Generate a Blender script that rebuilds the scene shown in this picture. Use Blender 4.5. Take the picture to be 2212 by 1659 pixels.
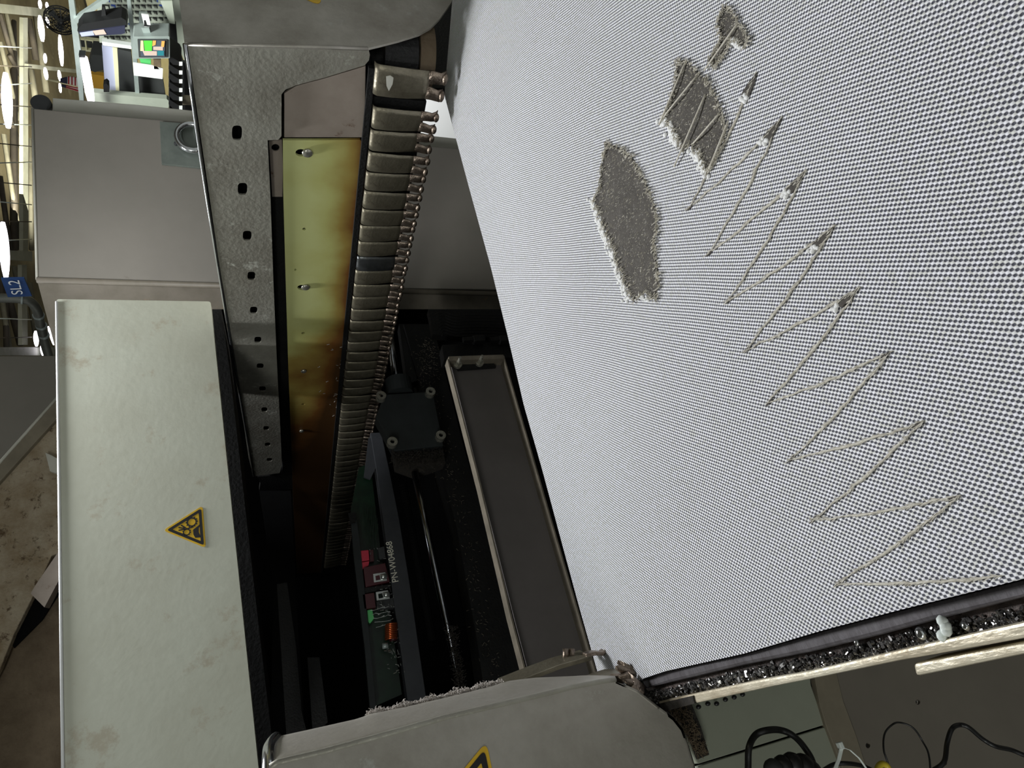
import bpy, bmesh, math, random
from mathutils import Vector, Matrix, geometry, noise
random.seed(7)
S = bpy.context.scene
for o in list(bpy.data.objects): bpy.data.objects.remove(o)
COL = S.collection

# ------------------------------------------------------------------ camera
F = 1350.0; W, H = 2212, 1659
CAM = Vector((0, 0, 1.45))
Zc = -Vector((3507, -257, 1350)).normalized()          # world up in camera axes (x right, y down, z forward)
Yc = Vector((-456, 867, 1350)).normalized(); Yc = (Yc - Zc * Yc.dot(Zc)).normalized()
Xc = Yc.cross(Zc)
def cam2world(v): return Vector((v.dot(Xc), v.dot(Yc), v.dot(Zc)))
cam = bpy.data.cameras.new('camera'); cam_o = bpy.data.objects.new('camera', cam); COL.objects.link(cam_o)
cam.sensor_width = 36; cam.lens = F * 36 / W; cam.clip_start = 0.02; cam.clip_end = 200
r = cam2world(Vector((1, 0, 0))); u = cam2world(Vector((0, -1, 0))); b = cam2world(Vector((0, 0, -1)))
cam_o.matrix_world = Matrix(((r.x, u.x, b.x, CAM.x), (r.y, u.y, b.y, CAM.y), (r.z, u.z, b.z, CAM.z), (0, 0, 0, 1)))
S.camera = cam_o

# ------------------------------------------------------------------ world and lamps
S.view_settings.view_transform = 'Standard'; S.view_settings.look = 'None'
S.view_settings.exposure = 0.0; S.view_settings.gamma = 1; S.view_settings.use_curve_mapping = False
wd = bpy.data.worlds.new('world'); S.world = wd; wd.use_nodes = True
wd.node_tree.nodes['Background'].inputs[0].default_value = (0.80, 0.83, 0.80, 1)
wd.node_tree.nodes['Background'].inputs[1].default_value = 0.36
def area(name, loc, target, sx, sy, power, col=(1, 1, 1), spread=180):
    l = bpy.data.lights.new(name, 'AREA'); l.shape = 'RECTANGLE'; l.size = sx; l.size_y = sy; l.energy = power; l.color = col; l.spread = math.radians(spread)
    o = bpy.data.objects.new(name, l); COL.objects.link(o); o.location = loc
    o.rotation_euler = (Vector(target) - Vector(loc)).to_track_quat('-Z', 'Y').to_euler()
    return o
area('machine_work_lamp', (0.99, 1.38, 2.68), (0.6, 0.7, 1.05), 0.5, 0.08, 39, (0.95, 0.97, 1.0))
area('ceiling_lamp_front', (-2.3, -1.0, 2.7), (0.8, 1.2, 1.3), 1.4, 0.4, 27, (0.98, 1.0, 0.96))
area('ceiling_lamp_back', (1.6, 3.4, 4.2), (0.8, 0.6, 1.0), 2.4, 0.4, 22, (0.95, 0.97, 1.0))
area('ceiling_lamp_bench', (2.5, 1.9, 4.4), (4.6, 2.4, 1.9), 1.0, 1.0, 52, (0.95, 1.0, 0.93), 80)
area('cabinet_fill_light', (2.6, 2.05, 1.5), (3.2, 2.3, .45), 0.3, 0.3, 9, (1, 1, 1), 120)  # added hidden light that brightens the white cabinet in the gap
area('ceiling_lamp_hall', (9.0, 7.5, 4.0), (16.0, 10.0, 3.6), 3.0, 2.0, 430, (1.0, 0.95, 0.8), 120)
area('ceiling_fill', (5.0, 5.5, 3.6), (8.0, 9.0, 6.0), 3.0, 3.0, 22, (1.0, 0.96, 0.86), 140)  # added fill aimed upward to brighten the ceiling, not a fixture

# ------------------------------------------------------------------ pixel rays onto real planes
def ray(px, py): return cam2world(Vector((px - W / 2, py - H / 2, F)))
def U(px, py, ax, val):
    """point of the plane ax = val (metres from the camera) seen at a photo position"""
    d = ray(px, py)
    if isinstance(ax, str):
        i = 'xyz'.index(ax); return CAM + d * (val / d[i])
    n, p = ax, val                                    # general plane: normal, point (relative to camera)
    return CAM + d * (n.dot(p) / n.dot(d))
def hdir(vx, vy):
    d = ray(vx, vy); d.z = 0; return d.normalized()
def plane(px, py, depth, vx, vy):
    """vertical plane through a pixel at a depth, holding the horizontal direction of a vanishing point"""
    d = ray(px, py); p = d * (depth / F)
    h = hdir(vx, vy); n = h.cross(Vector((0, 0, 1)))
    if n.dot(p) < 0: n = -n
    return n, p
def UU(pts, ax, val): return [U(x, y, ax, val) for x, y in pts]

# ------------------------------------------------------------------ materials
def lin(c):
    out = []
    for v in c:
        v /= 255.0
        out.append(v / 12.92 if v <= 0.04045 else ((v + 0.055) / 1.055) ** 2.4)
    return (*out, 1)
def mat(name, c1, c2=None, scale=6.0, rough=0.6, metal=0.0, bump=0.0, bscale=None, c3=None, s3=30.0, t3=0.62, emit=0, spec=0.5, stretch=None, rough2=None):
    m = bpy.data.materials.new(name); m.use_nodes = True
    nt = m.node_tree; N = nt.nodes; L = nt.links; bs = N['Principled BSDF']
    bs.inputs['Base Color'].default_value = lin(c1); bs.inputs['Roughness'].default_value = rough
    bs.inputs['Metallic'].default_value = metal; bs.inputs['Specular IOR Level'].default_value = spec
    if emit:
        bs.inputs['Emission Color'].default_value = lin(c1); bs.inputs['Emission Strength'].default_value = emit
    if c2 or bump:
        tc = N.new('ShaderNodeTexCoord'); mp = N.new('ShaderNodeMapping'); L.new(tc.outputs['Object'], mp.inputs['Vector'])
        if stretch: mp.inputs['Scale'].default_value = stretch
    if c2:
        n1 = N.new('ShaderNodeTexNoise'); n1.inputs['Scale'].default_value = scale; n1.inputs['Detail'].default_value = 8; n1.inputs['Roughness'].default_value = 0.65
        L.new(mp.outputs[0], n1.inputs['Vector'])
        rp = N.new('ShaderNodeValToRGB'); rp.color_ramp.elements[0].position = 0.36; rp.color_ramp.elements[1].position = 0.66
        rp.color_ramp.elements[0].color = lin(c1); rp.color_ramp.elements[1].color = lin(c2)
        L.new(n1.outputs['Fac'], rp.inputs[0]); out = rp.outputs[0]
        if c3:
            n3 = N.new('ShaderNodeTexNoise'); n3.inputs['Scale'].default_value = s3; n3.inputs['Detail'].default_value = 10; n3.inputs['Roughness'].default_value = 0.75
            L.new(mp.outputs[0], n3.inputs['Vector'])
            r3 = N.new('ShaderNodeValToRGB'); r3.color_ramp.elements[0].position = t3; r3.color_ramp.elements[1].position = t3 + 0.08
            L.new(n3.outputs['Fac'], r3.inputs[0])
            mx = N.new('ShaderNodeMix'); mx.data_type = 'RGBA'; L.new(r3.outputs[0], mx.inputs[0]); L.new(out, mx.inputs[6]); mx.inputs[7].default_value = lin(c3)
            out = mx.outputs[2]
        L.new(out, bs.inputs['Base Color'])
        if rough2 is not None:
            mr = N.new('ShaderNodeMapRange'); mr.inputs['From Min'].default_value = 0.35; mr.inputs['From Max'].default_value = 0.65
            mr.inputs['To Min'].default_value = rough; mr.inputs['To Max'].default_value = rough2
            L.new(n1.outputs['Fac'], mr.inputs[0]); L.new(mr.outputs[0], bs.inputs['Roughness'])
    if bump:
        nb = N.new('ShaderNodeTexNoise'); nb.inputs['Scale'].default_value = bscale or scale * 6; nb.inputs['Detail'].default_value = 6
        L.new(mp.outputs[0], nb.inputs['Vector'])
        bp = N.new('ShaderNodeBump'); bp.inputs['Strength'].default_value = bump; bp.inputs['Distance'].default_value = 0.004
        L.new(nb.outputs['Fac'], bp.inputs['Height']); L.new(bp.outputs[0], bs.inputs['Normal'])
    return m
M = {}
M['cream'] = mat('cream_paint', (193, 196, 180), (182, 183, 166), 3.5, 0.42, c3=(176, 171, 152), s3=9, t3=0.56, bump=0.08, bscale=60)
M['cabinet'] = mat('taupe_paint', (140, 135, 126), (130, 126, 117), 2.5, 0.5, c3=(112, 104, 92), s3=9, t3=0.66)
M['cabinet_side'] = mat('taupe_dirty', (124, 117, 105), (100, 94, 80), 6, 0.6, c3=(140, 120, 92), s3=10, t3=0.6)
M['trim'] = mat('light_trim', (202, 202, 192), (188, 186, 172), 4, 0.45)
M['steel'] = mat('worn_steel', (182, 178, 168), (150, 145, 134), 7, 0.38, 0.5, 0.15, 90, c3=(182, 182, 174), s3=26, t3=0.6, rough2=0.55)
M['steel_side'] = mat('worn_steel_side', (172, 170, 158), (132, 128, 116), 6, 0.42, 0.4, 0.35, 120, c3=(198, 198, 186), s3=20, t3=0.57, rough2=0.6)
M['clip'] = mat('clip_steel', (140, 134, 116), (104, 98, 82), 22, 0.3, 0.7, 0.2, 160, c3=(66, 60, 50), s3=60, t3=0.6, rough2=0.5)
M['clip_clean'] = mat('clip_steel_clean', (96, 98, 98), (70, 72, 72), 22, 0.3, 0.7, 0.1, 160)
M['prong'] = mat('prong_steel', (150, 136, 122), (76, 66, 56), 60, 0.28, 0.8, 0.4, 300)
M['black'] = mat('oily_black', (20, 20, 19), (11, 11, 11), 18, 0.6, 0.1, 0.5, 160)
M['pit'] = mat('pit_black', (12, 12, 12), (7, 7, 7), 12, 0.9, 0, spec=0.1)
M['pitgrey'] = mat('pit_grey', (27, 27, 26), (18, 18, 18), 14, 0.7, 0.1, 0.4, 120, c3=(40, 37, 31), s3=60, t3=0.64, spec=0.3)
M['blockgrey'] = mat('block_grey', (46, 50, 51), (38, 41, 41), 10, 0.6, 0.1, 0.1, 120, spec=0.3)
M['tray'] = mat('tray_grey', (104, 99, 97), (92, 88, 85), 4, 0.5, 0.1)
M['trayedge'] = mat('tray_edge', (126, 118, 104), (100, 94, 82), 20, 0.5, 0.2)
M['bolt'] = mat('bolt_steel', (190, 188, 176), (150, 148, 136), 120, 0.25, 0.7)
M['chrome'] = mat('chrome', (215, 218, 220), (190, 192, 192), 20, 0.15, 0.95)
M['rod'] = mat('rod_steel', (170, 172, 178), (130, 132, 136), 20, 0.14, 1.0)
M['cover_plate'] = mat('stained_plate', (168, 156, 144), (150, 138, 126), 9, 0.55, 0.2, 0.05, 90, c3=(104, 78, 62), s3=16, t3=0.6)
M['white'] = mat('white_paint', (238, 240, 240), rough=0.6)
M['yellow'] = mat('sign_yellow', (222, 180, 30), (206, 166, 40), 30, 0.45)
M['signblack'] = mat('sign_black', (28, 28, 30), rough=0.45)
M['text'] = mat('print_cream', (225, 222, 205), rough=0.6)
M['lint'] = mat('lint_fibres', (205, 198, 190), (150, 142, 134), 200, 0.9)
M['darklint'] = mat('dark_lint', (52, 47, 40), (30, 27, 24), 150, 0.9, bump=0.6, bscale=500)
M['grit'] = mat('metal_grit', (140, 138, 136), (44, 42, 42), 240, 0.22, 0.75)
M['edgebar'] = mat('edge_bar', (98, 95, 98), (76, 72, 74), 20, 0.45, 0.3, 0.2, 120, stretch=(1, 6, 1))
M['gutter'] = mat('gutter_grime', (92, 80, 74), (58, 50, 46), 50, 0.5, 0.2, 0.8, 240)
M['brightrail'] = mat('scratched_rail', (236, 228, 205), (186, 172, 146), 40, 0.4, 0.35, 0.3, 200, c3=(120, 104, 86), s3=90, t3=0.63, stretch=(1, 0.4, 1))
M['green'] = mat('greygreen_panel', (150, 154, 138), (140, 144, 128), 5, 0.6)
M['tan'] = mat('flange_paint', (136, 128, 110), (116, 108, 92), 10, 0.6)
M['traybrown'] = mat('tray_brown', (122, 116, 105), (112, 106, 96), 4, 0.6, c3=(100, 93, 84), s3=7, t3=0.6)
M['rubber'] = mat('black_rubber', (22, 22, 22), rough=0.4)
M['ziptie'] = mat('nylon_white', (225, 232, 226), rough=0.35)
M['cableyellow'] = mat('cable_yellow', (200, 180, 50), rough=0.4)
M['rust'] = mat('dusty_rust', (172, 160, 138), (134, 116, 88), 11, 0.85, 0.0, 0.9, 130, c3=(84, 66, 44), s3=24, t3=0.55)
M['rust2'] = mat('dusty_brown', (112, 98, 78), (82, 68, 50), 7, 0.85, 0.0, 0.7, 90, c3=(56, 40, 26), s3=12, t3=0.6)
M['ceiling'] = mat('ceiling_deck', (120, 112, 84), (86, 78, 56), 0.8, 0.9, c3=(150, 146, 120), s3=1.2, t3=0.6)
M['hallwall'] = mat('hall_wall', (206, 198, 150), (176, 160, 112), 0.5, 0.9)
M['ibeam'] = mat('beam_paint', (128, 130, 116), (106, 108, 95), 2, 0.7)
M['truss'] = mat('truss_dark', (58, 52, 40), (36, 32, 26), 3, 0.8)
M['trusslight'] = mat('truss_light', (104, 102, 86), (80, 78, 64), 3, 0.8)
M['lamp'] = mat('lamp_glow', (255, 250, 255), emit=4.5)
M['alu'] = mat('aluminium', (170, 180, 178), (146, 156, 154), 6, 0.4, 0.3)
M['peg'] = mat('pegboard_grey', (172, 178, 166), (160, 166, 154), 5, 0.7)
M['hook'] = mat('black_plastic', (24, 24, 26), rough=0.5)
M['blue'] = mat('blue_plastic', (36, 70, 160), rough=0.5)
M['darkgrey'] = mat('charcoal', (58, 60, 61), (48, 50, 50), 5, 0.7)
M['lilac'] = mat('lilac_board', (172, 176, 204), rough=0.8)
M['creamboard'] = mat('cream_board', (220, 216, 180), rough=0.8)
M['bluesign'] = mat('sign_blue', (40, 74, 130), (34, 64, 116), 4, 0.5)
M['duct'] = mat('conduit_grey', (118, 120, 114), (96, 98, 92), 8, 0.45, 0.4)
M['red'] = mat('flag_red', (150, 40, 48), rough=0.8)
M['navy'] = mat('flag_navy', (34, 36, 62), rough=0.8)
M['screen'] = mat('screen_dark', (70, 78, 90), rough=0.2, emit=0.35)
for n_, c_ in (('sgreen', (80, 190, 60)), ('sorange', (220, 150, 80)), ('steal', (40, 110, 120)), ('spink', (180, 160, 150)), ('screamy', (235, 215, 150))):
    M[n_] = mat('screen_' + n_[1:], c_, rough=0.2, emit=0.5)
M['pcb'] = mat('circuit_green', (12, 38, 22), (8, 24, 15), 30, 0.35)
M['relay'] = mat('relay_maroon', (72, 26, 32), rough=0.3)
M['capred'] = mat('capacitor_red', (196, 48, 70), rough=0.4)
M['lime'] = mat('terminal_green', (90, 190, 110), rough=0.4)
M['copper'] = mat('copper_wire', (196, 104, 58), rough=0.25, metal=0.8)
M['solder'] = mat('solder_tin', (200, 204, 200), rough=0.25, metal=0.8)
M['bargrey'] = mat('bar_slate', (58, 60, 64), (48, 50, 54), 12, 0.5, 0.1, 0.1, 80)
M['amber'] = mat('amber_board', (200, 150, 50), rough=0.8)
M['floor'] = mat('concrete', (110, 108, 100), (92, 90, 84), 3, 0.8)
M['worn'] = mat('worn_backing', (90, 86, 80), (74, 70, 65), 90, 0.9, c3=(176, 172, 166), s3=330, t3=0.58, bump=0.6, bscale=700)
M['fray'] = mat('frayed_yarn', (208, 204, 192), (180, 174, 160), 200, 0.9)
M['fluff'] = mat('white_fluff', (238, 238, 236), (222, 222, 220), 300, 0.95)
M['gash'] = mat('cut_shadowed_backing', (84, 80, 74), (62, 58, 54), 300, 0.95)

# ------------------------------------------------------------------ object helpers
ORG = {}
def add(name, verts, faces, m, parent=None, label=None, cat=None, group=None, kind=None, smooth=False, mats=None, fm=None, bevel=0, org=None):
    vs = [Vector(v) for v in verts]
    if org is None:
        c = sum(vs, Vector()) / len(vs); c.z = min(v.z for v in vs); org = c
    me = bpy.data.meshes.new(name); me.from_pydata([v - org for v in vs], [], faces)
    me.materials.append(m)
    if mats:
        for x in mats: me.materials.append(x)
        for p, i in zip(me.polygons, fm): p.material_index = i
    if smooth: me.polygons.foreach_set('use_smooth', [True] * len(me.polygons))
    bmm = bmesh.new(); bmm.from_mesh(me); bmesh.ops.recalc_face_normals(bmm, faces=bmm.faces); bmm.to_mesh(me); bmm.free()
    me.update()
    o = bpy.data.objects.new(name, me); COL.objects.link(o)
    if parent is not None:
        o.parent = parent; o.location = org - ORG[parent.name]
    else: o.location = org
    ORG[o.name] = org
    if bevel:
        bv = o.modifiers.new('bevel', 'BEVEL'); bv.width = bevel; bv.segments = 2; bv.limit_method = 'ANGLE'; bv.angle_limit = 0.7
    tag(o, label, cat, group, kind)
    return o
def tag(o, label=None, cat=None, group=None, kind=None):
    if label: o['label'] = label
    if cat: o['category'] = cat
    if group: o['group'] = group
    if kind: o['kind'] = kind
    return o
def thing(name, loc, label, cat, group=None):
    o = bpy.data.objects.new(name, None); COL.objects.link(o); o.location = loc; ORG[o.name] = Vector(loc); o.empty_display_size = 0.05
    return tag(o, label, cat, group)
def slab_geo(pts, thick, holes=(), nrm=None):
    """flat outline with real thickness, extruded away from the camera; holes are real holes"""
    pts = [Vector(p) for p in pts]
    if nrm is None:
        n = geometry.normal(pts)
        c = sum(pts, Vector()) / len(pts)
        if n.dot(c - CAM) < 0: n = -n
    else: n = nrm.normalized()
    loops = [pts] + [list(h) for h in holes]
    allp = [p for l in loops for p in l]; k = len(allp)
    tris = geometry.tessellate_polygon(loops)
    v = allp + [p + n * thick for p in allp]
    f = [tuple(t) for t in tris] + [(t[2] + k, t[1] + k, t[0] + k) for t in tris]
    i0 = 0
    for l in loops:
        for i in range(len(l)):
            a = i0 + i; c2 = i0 + (i + 1) % len(l); f.append((a, c2, c2 + k, a + k))
        i0 += len(l)
    return v, f
def slab(name, pts, thick, m, holes=(), nrm=None, **k):
    v, f = slab_geo(pts, thick, holes, nrm); return add(name, v, f, m, **k)
def box_geo(c, sx, sy, sz, R=None):
    vs = []; c = Vector(c)
    for x in (-.5, .5):
        for y in (-.5, .5):
            for z in (-.5, .5):
                p = Vector((x * sx, y * sy, z * sz)); vs.append(c + (R @ p if R else p))
    return vs, [(0, 1, 3, 2), (4, 6, 7, 5), (0, 4, 5, 1), (2, 3, 7, 6), (0, 2, 6, 4), (1, 5, 7, 3)]
def merge(parts):
    V = []; Fc = []
    for v, f in parts:
        k = len(V); V += list(v); Fc += [tuple(i + k for i in q) for q in f]
    return V, Fc
def tube_geo(pts, rad, seg=8, cap=True):
    pts = [Vector(p) for p in pts]; n = len(pts); rads = rad if isinstance(rad, (list, tuple)) else [rad] * n
    V = []; Fc = []; up = None
    for i, p in enumerate(pts):
        t = (pts[min(i + 1, n - 1)] - pts[max(i - 1, 0)]).normalized()
        if up is None: up = t.orthogonal().normalized()
        up = (up - t * up.dot(t))
        up = up.normalized() if up.length > 1e-6 else t.orthogonal().normalized()
        s = t.cross(up)
        for k in range(seg):
            a = 2 * math.pi * k / seg; V.append(p + (up * math.cos(a) + s * math.sin(a)) * rads[i])
    for i in range(n - 1):
        for k in range(seg):
            a = i * seg + k; b_ = i * seg + (k + 1) % seg; Fc.append((a, b_, b_ + seg, a + seg))
    if cap: Fc.append(tuple(range(seg))[::-1]); Fc.append(tuple((n - 1) * seg + k for k in range(seg)))
    return V, Fc
def tube(name, pts, rad, m, seg=10, **k):
    v, f = tube_geo(pts, rad, seg); return add(name, v, f, m, smooth=True, **k)
def spline(pts, n=8):
    P = [Vector(p) for p in pts]; P = [P[0] * 2 - P[1]] + P + [P[-1] * 2 - P[-2]]; out = []
    for i in range(1, len(P) - 2):
        for j in range(n):
            t = j / n
            out.append(0.5 * ((2 * P[i]) + (P[i + 1] - P[i - 1]) * t + (2 * P[i - 1] - 5 * P[i] + 4 * P[i + 1] - P[i + 2]) * t * t + (3 * P[i] - P[i - 1] - 3 * P[i + 1] + P[i + 2]) * t ** 3))
    out.append(P[-2]); return out
def ell_geo(c, rx, ry, rz, R=None, seg=12, rings=8):
    V = []; Fc = []; c = Vector(c)
    for i in range(rings + 1):
        th = math.pi * i / rings
        for k in range(seg):
            a = 2 * math.pi * k / seg; p = Vector((rx * math.sin(th) * math.cos(a), ry * math.sin(th) * math.sin(a), rz * math.cos(th)))
            V.append(c + (R @ p if R else p))
    for i in range(rings):
        for k in range(seg):
            a = i * seg + k; b_ = i * seg + (k + 1) % seg; Fc.append((a, b_, b_ + seg, a + seg))
    return V, Fc
def text_geo(s, size, origin, right, up, thick=0.0004):
    cu = bpy.data.curves.new('t', 'FONT'); cu.body = s; cu.size = size; cu.extrude = thick
    ob = bpy.data.objects.new('t', cu); COL.objects.link(ob)
    me = bpy.data.meshes.new_from_object(ob.evaluated_get(bpy.context.evaluated_depsgraph_get()))
    n = right.cross(up)
    V = [origin + right * v.co.x + up * v.co.y + n * v.co.z for v in me.vertices]; Fc = [tuple(p.vertices) for p in me.polygons]
    bpy.data.objects.remove(ob); bpy.data.meshes.remove(me); return V, Fc
def ngon(cx, cy, rx, ry, n=10, rot=0): return [(cx + rx * math.cos(rot + 2 * math.pi * i / n), cy + ry * math.sin(rot + 2 * math.pi * i / n)) for i in range(n)]

# warning sign: yellow triangle, black band, crushing-gears mark or flash; built in its own plane
def warning_sticker(P, org_px, apex, c1, c2, parent, ax, val, mark='gears'):
    """apex / c1 / c2: photo corners; the sign lies on the given plane"""
    A, B, C2 = U(*apex, ax, val), U(*c1, ax, val), U(*c2, ax, val)
    n = (B - A).cross(C2 - A).normalized()
    if n.dot(A - CAM) > 0: n = -n
    cen = (A + B + C2) / 3
    def tri(s, rr, h):
        pts = []
        for q, q0, q1 in ((A, C2, B), (B, A, C2), (C2, B, A)):
            q_ = cen + (q - cen) * s; a_ = (cen + (q0 - cen) * s - q_).normalized(); b_ = (cen + (q1 - cen) * s - q_).normalized()
            for k in range(6):
                t = k / 5; pts.append(q_ + a_ * rr * (1 - t) ** 2 + b_ * rr * t ** 2 + n * h)
        return pts
    L = (B - C2).length
    st = slab('warning_sticker', tri(1, L * .10, 0.0010), 0.0008, M['yellow'], nrm=-n, parent=parent, label='yellow triangular warning sticker')
    o3 = tri(.87, L * .07, 0.0016); i3 = tri(.66, L * .02, 0.0016)
    v, f = slab_geo(o3, 0.0008, holes=[i3], nrm=-n)
    add('border', v, f, M['signblack'], parent=st, label='black triangular band')
    up = (A - (B + C2) / 2).normalized(); rt = up.cross(n).normalized(); geo = []
    if (B - C2).dot(rt) < 0: pass
    if mark == 'gears':
        def gear(u0, v0, R0, teeth):
            o_ = []
            for k in range(teeth * 4):
                a = 2 * math.pi * k / (teeth * 4); rr = R0 * (1.22 if k % 4 in (0, 1) else 1.0)
                o_.append(cen + rt * (u0 * L + math.cos(a) * rr * L) + up * (v0 * L + math.sin(a) * rr * L) + n * .0016)
            h_ = [cen + rt * (u0 * L + math.cos(a) * R0 * .74 * L) + up * (v0 * L + math.sin(a) * R0 * .74 * L) + n * .0016 for a in [2 * math.pi * k / 20 for k in range(20)]]
            return slab_geo(o_, .0008, holes=[h_], nrm=-n)
        geo += [gear(-.13 * SG, -.02, .105, 12), gear(.09 * SG, .08, .075, 10)]
        def poly(pp): return slab_geo([cen + rt * (a * L * SG) + up * (c * L) + n * .0016 for a, c in pp], .0008, nrm=-n)
        geo += [poly([(-.09, -.22), (-.01, -.13), (.05, -.05), (.16, -.06), (.24, -.10), (.24, -.22), (.12, -.17), (.02, -.17), (-.05, -.22)])]
        for a0, c0, a1, c1_ in ((0.0, .10, -.08, .20), (.0, .12, -.03, .25), (.02, .12, .03, .25), (-.02, -.06, .03, .12)):
            dx, dy = a1 - a0, c1_ - c0; l_ = math.hypot(dx, dy); px_, py_ = -dy / l_ * .014, dx / l_ * .014
            geo.append(poly([(a0 + px_, c0 + py_), (a1 + px_, c1_ + py_), (a1 - px_, c1_ - py_), (a0 - px_, c0 - py_)]))
    else:
        def poly(pp): return slab_geo([cen + rt * (a * L) + up * (c * L) + n * .0016 for a, c in pp], .0008, nrm=-n)
        geo = [poly([(.03, .28), (-.08, .02), (-.01, .03), (-.05, -.16), (.09, .08), (.02, .07), (.08, .28)])]
    v, f = merge(geo); add('symbol', v, f, M['signblack'], parent=st)
    return st
SG = 1

# ================================================================== SETTING
f0 = 0.0
add('floor', *box_geo((4, 5, -0.05), 24, 26, 0.1), M['floor'], kind='structure')
add('ceiling', *box_geo((8, 10, CAM.z + 4.05), 26, 30, 0.1), M['ceiling'], kind='structure')
add('wall_back', *box_geo((19.5, 10, 2.7), 0.2, 30, 5.4), M['hallwall'], kind='structure')
add('wall_left', *box_geo((8, 24.5, 2.7), 26, 0.2, 5.4), M['hallwall'], kind='structure')

# ================================================================== MESH FABRIC
ZT = -0.385
crest_px = [(1010, -260), (985, -100), (972, 60), (960, 200), (1008, 380), (1060, 570), (1097, 720), (1132, 870), (1172, 1010), (1215, 1170), (1253, 1310), (1292, 1448), (1320, 1530)]
crest = [U(x, y, 'z', ZT) for x, y in crest_px]; crest.sort(key=lambda p: p.x)
side = [U(x, y, 'z', ZT) for x, y in ((1383, 1468), (1437, 1450), (1607, 1412), (1776, 1362), (1938, 1319), (2212, 1250))]; side.sort(key=lambda p: p.y)
def interp(L_, key, val, x):
    if x <= L_[0][key]: return L_[0][val]
    for a_, b_ in zip(L_, L_[1:]):
        if x <= b_[key]: return a_[val] + (b_[val] - a_[val]) * (x - a_[key]) / (b_[key] - a_[key])
    return L_[-1][val]
def zfab(x, y):
    n1 = noise.noise(Vector((x * 5 + 3, y * 3 + x * 2, 1.7))) * 0.009
    n2 = noise.noise(Vector((x * 14 - y * 6, y * 9, 4.1))) * 0.0012
    d = interp(crest, 0, 1, x) - y
    return CAM.z + ZT + (n1 + n2) * min(1, max(0, d / 0.12))
NU, NV = 220, 150; V = []; Fc = []
for j in range(NV + 9):
    for i in range(NU + 1):
        uu = i / NU
        vv = min(j, NV) / NV
        y = -0.15 + vv * 1.0; 
        for it in range(3):
            xs = interp(side, 1, 0, y); x = xs + uu ** 1.1 * (1.75 - xs); yc = interp(crest, 0, 1, x); y = -0.15 + vv * (yc + 0.15)
        if j <= NV: V.append(Vector((x, y, zfab(x, y))))
        else:
            k = j - NV; R0 = 0.018
            if k <= 6: a = math.pi / 2 * k / 6; V.append(Vector((x, yc + R0 * math.sin(a), CAM.z + ZT - R0 * (1 - math.cos(a)))))
            else: V.append(Vector((x, yc + R0 - 0.015 * (k - 6), CAM.z + ZT - R0 - 0.04 * (k - 6))))
for j in range(NV + 8):
    for i in range(NU): a = j * (NU + 1) + i; Fc.append((a, a + 1, a + NU + 2, a + NU + 1))
# knit material: lattice of white loops over a slate backing
P0 = U(2112, 675, 'z', ZT); b1 = U(2123.57, 675.6, 'z', ZT) - P0; b2 = U(2107.7, 686.0, 'z', ZT) - P0
det = b1.x * b2.y - b1.y * b2.x
ga = Vector((b2.y / det, -b2.x / det, 0)) * 2 * math.pi; gb = Vector((-b1.y / det, b1.x / det, 0)) * 2 * math.pi
print('loop pitch', b1.length, b2.length)
mf = bpy.data.materials.new('knit_mesh'); mf.use_nodes = True; nt = mf.node_tree; N = nt.nodes; L = nt.links; bs = N['Principled BSDF']
tc = N.new('ShaderNodeTexCoord')
def mnode(op, a_=None, b_=None, c_=None):
    n_ = N.new('ShaderNodeMath'); n_.operation = op
    for i_, v_ in enumerate((a_, b_, c_)):
        if v_ is None: continue
        if isinstance(v_, (int, float)): n_.inputs[i_].default_value = v_
        else: L.new(v_, n_.inputs[i_])
    return n_.outputs[0]
wob = N.new('ShaderNodeTexNoise'); wob.inputs['Scale'].default_value = 9; L.new(tc.outputs['Object'], wob.inputs['Vector'])
def dotn(vec):
    n_ = N.new('ShaderNodeVectorMath'); n_.operation = 'DOT_PRODUCT'; L.new(tc.outputs['Object'], n_.inputs[0]); n_.inputs[1].default_value = vec; return n_.outputs['Value']
wv = mnode('MULTIPLY', wob.outputs['Fac'], 7.0)
ci = mnode('COSINE', mnode('ADD', dotn(ga), wv)); cj = mnode('COSINE', mnode('ADD', dotn(gb), wv))
hh = mnode('ADD', mnode('MULTIPLY', ci, 0.44), mnode('MULTIPLY', cj, 0.56))
rp = N.new('ShaderNodeMapRange'); rp.interpolation_type = 'SMOOTHSTEP'; rp.inputs['From Min'].default_value = -0.45; rp.inputs['From Max'].default_value = 0.40
L.new(hh, rp.inputs[0])
spk = N.new('ShaderNodeTexNoise'); spk.inputs['Scale'].default_value = 330; L.new(tc.outputs['Object'], spk.inputs['Vector'])
cr = N.new('ShaderNodeMix'); cr.data_type = 'RGBA'; cr.inputs[6].default_value = lin((58, 59, 72)); 
yc_ = N.new('ShaderNodeValToRGB'); yc_.color_ramp.elements[0].color = lin((226, 226, 220)); yc_.color_ramp.elements[1].color = lin((246, 246, 252)); yc_.color_ramp.elements[0].position = .35; yc_.color_ramp.elements[1].position = .6
L.new(spk.outputs['Fac'], yc_.inputs[0]); L.new(yc_.outputs[0], cr.inputs[7]); L.new(rp.outputs[0], cr.inputs[0]); L.new(cr.outputs[2], bs.inputs['Base Color'])
bs.inputs['Roughness'].default_value = 0.6; bs.inputs['Sheen Weight'].default_value = 0.3
bp = N.new('ShaderNodeBump'); bp.inputs['Strength'].default_value = 0.5; bp.inputs['Distance'].default_value = 0.0012; L.new(hh, bp.inputs['Height']); L.new(bp.outputs[0], bs.inputs['Normal'])
fabric = add('mesh_fabric', V, Fc, mf, smooth=True, label='large white knitted mesh fabric with torn patches and zigzag cuts, spread flat over the table', cat='fabric')
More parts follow.
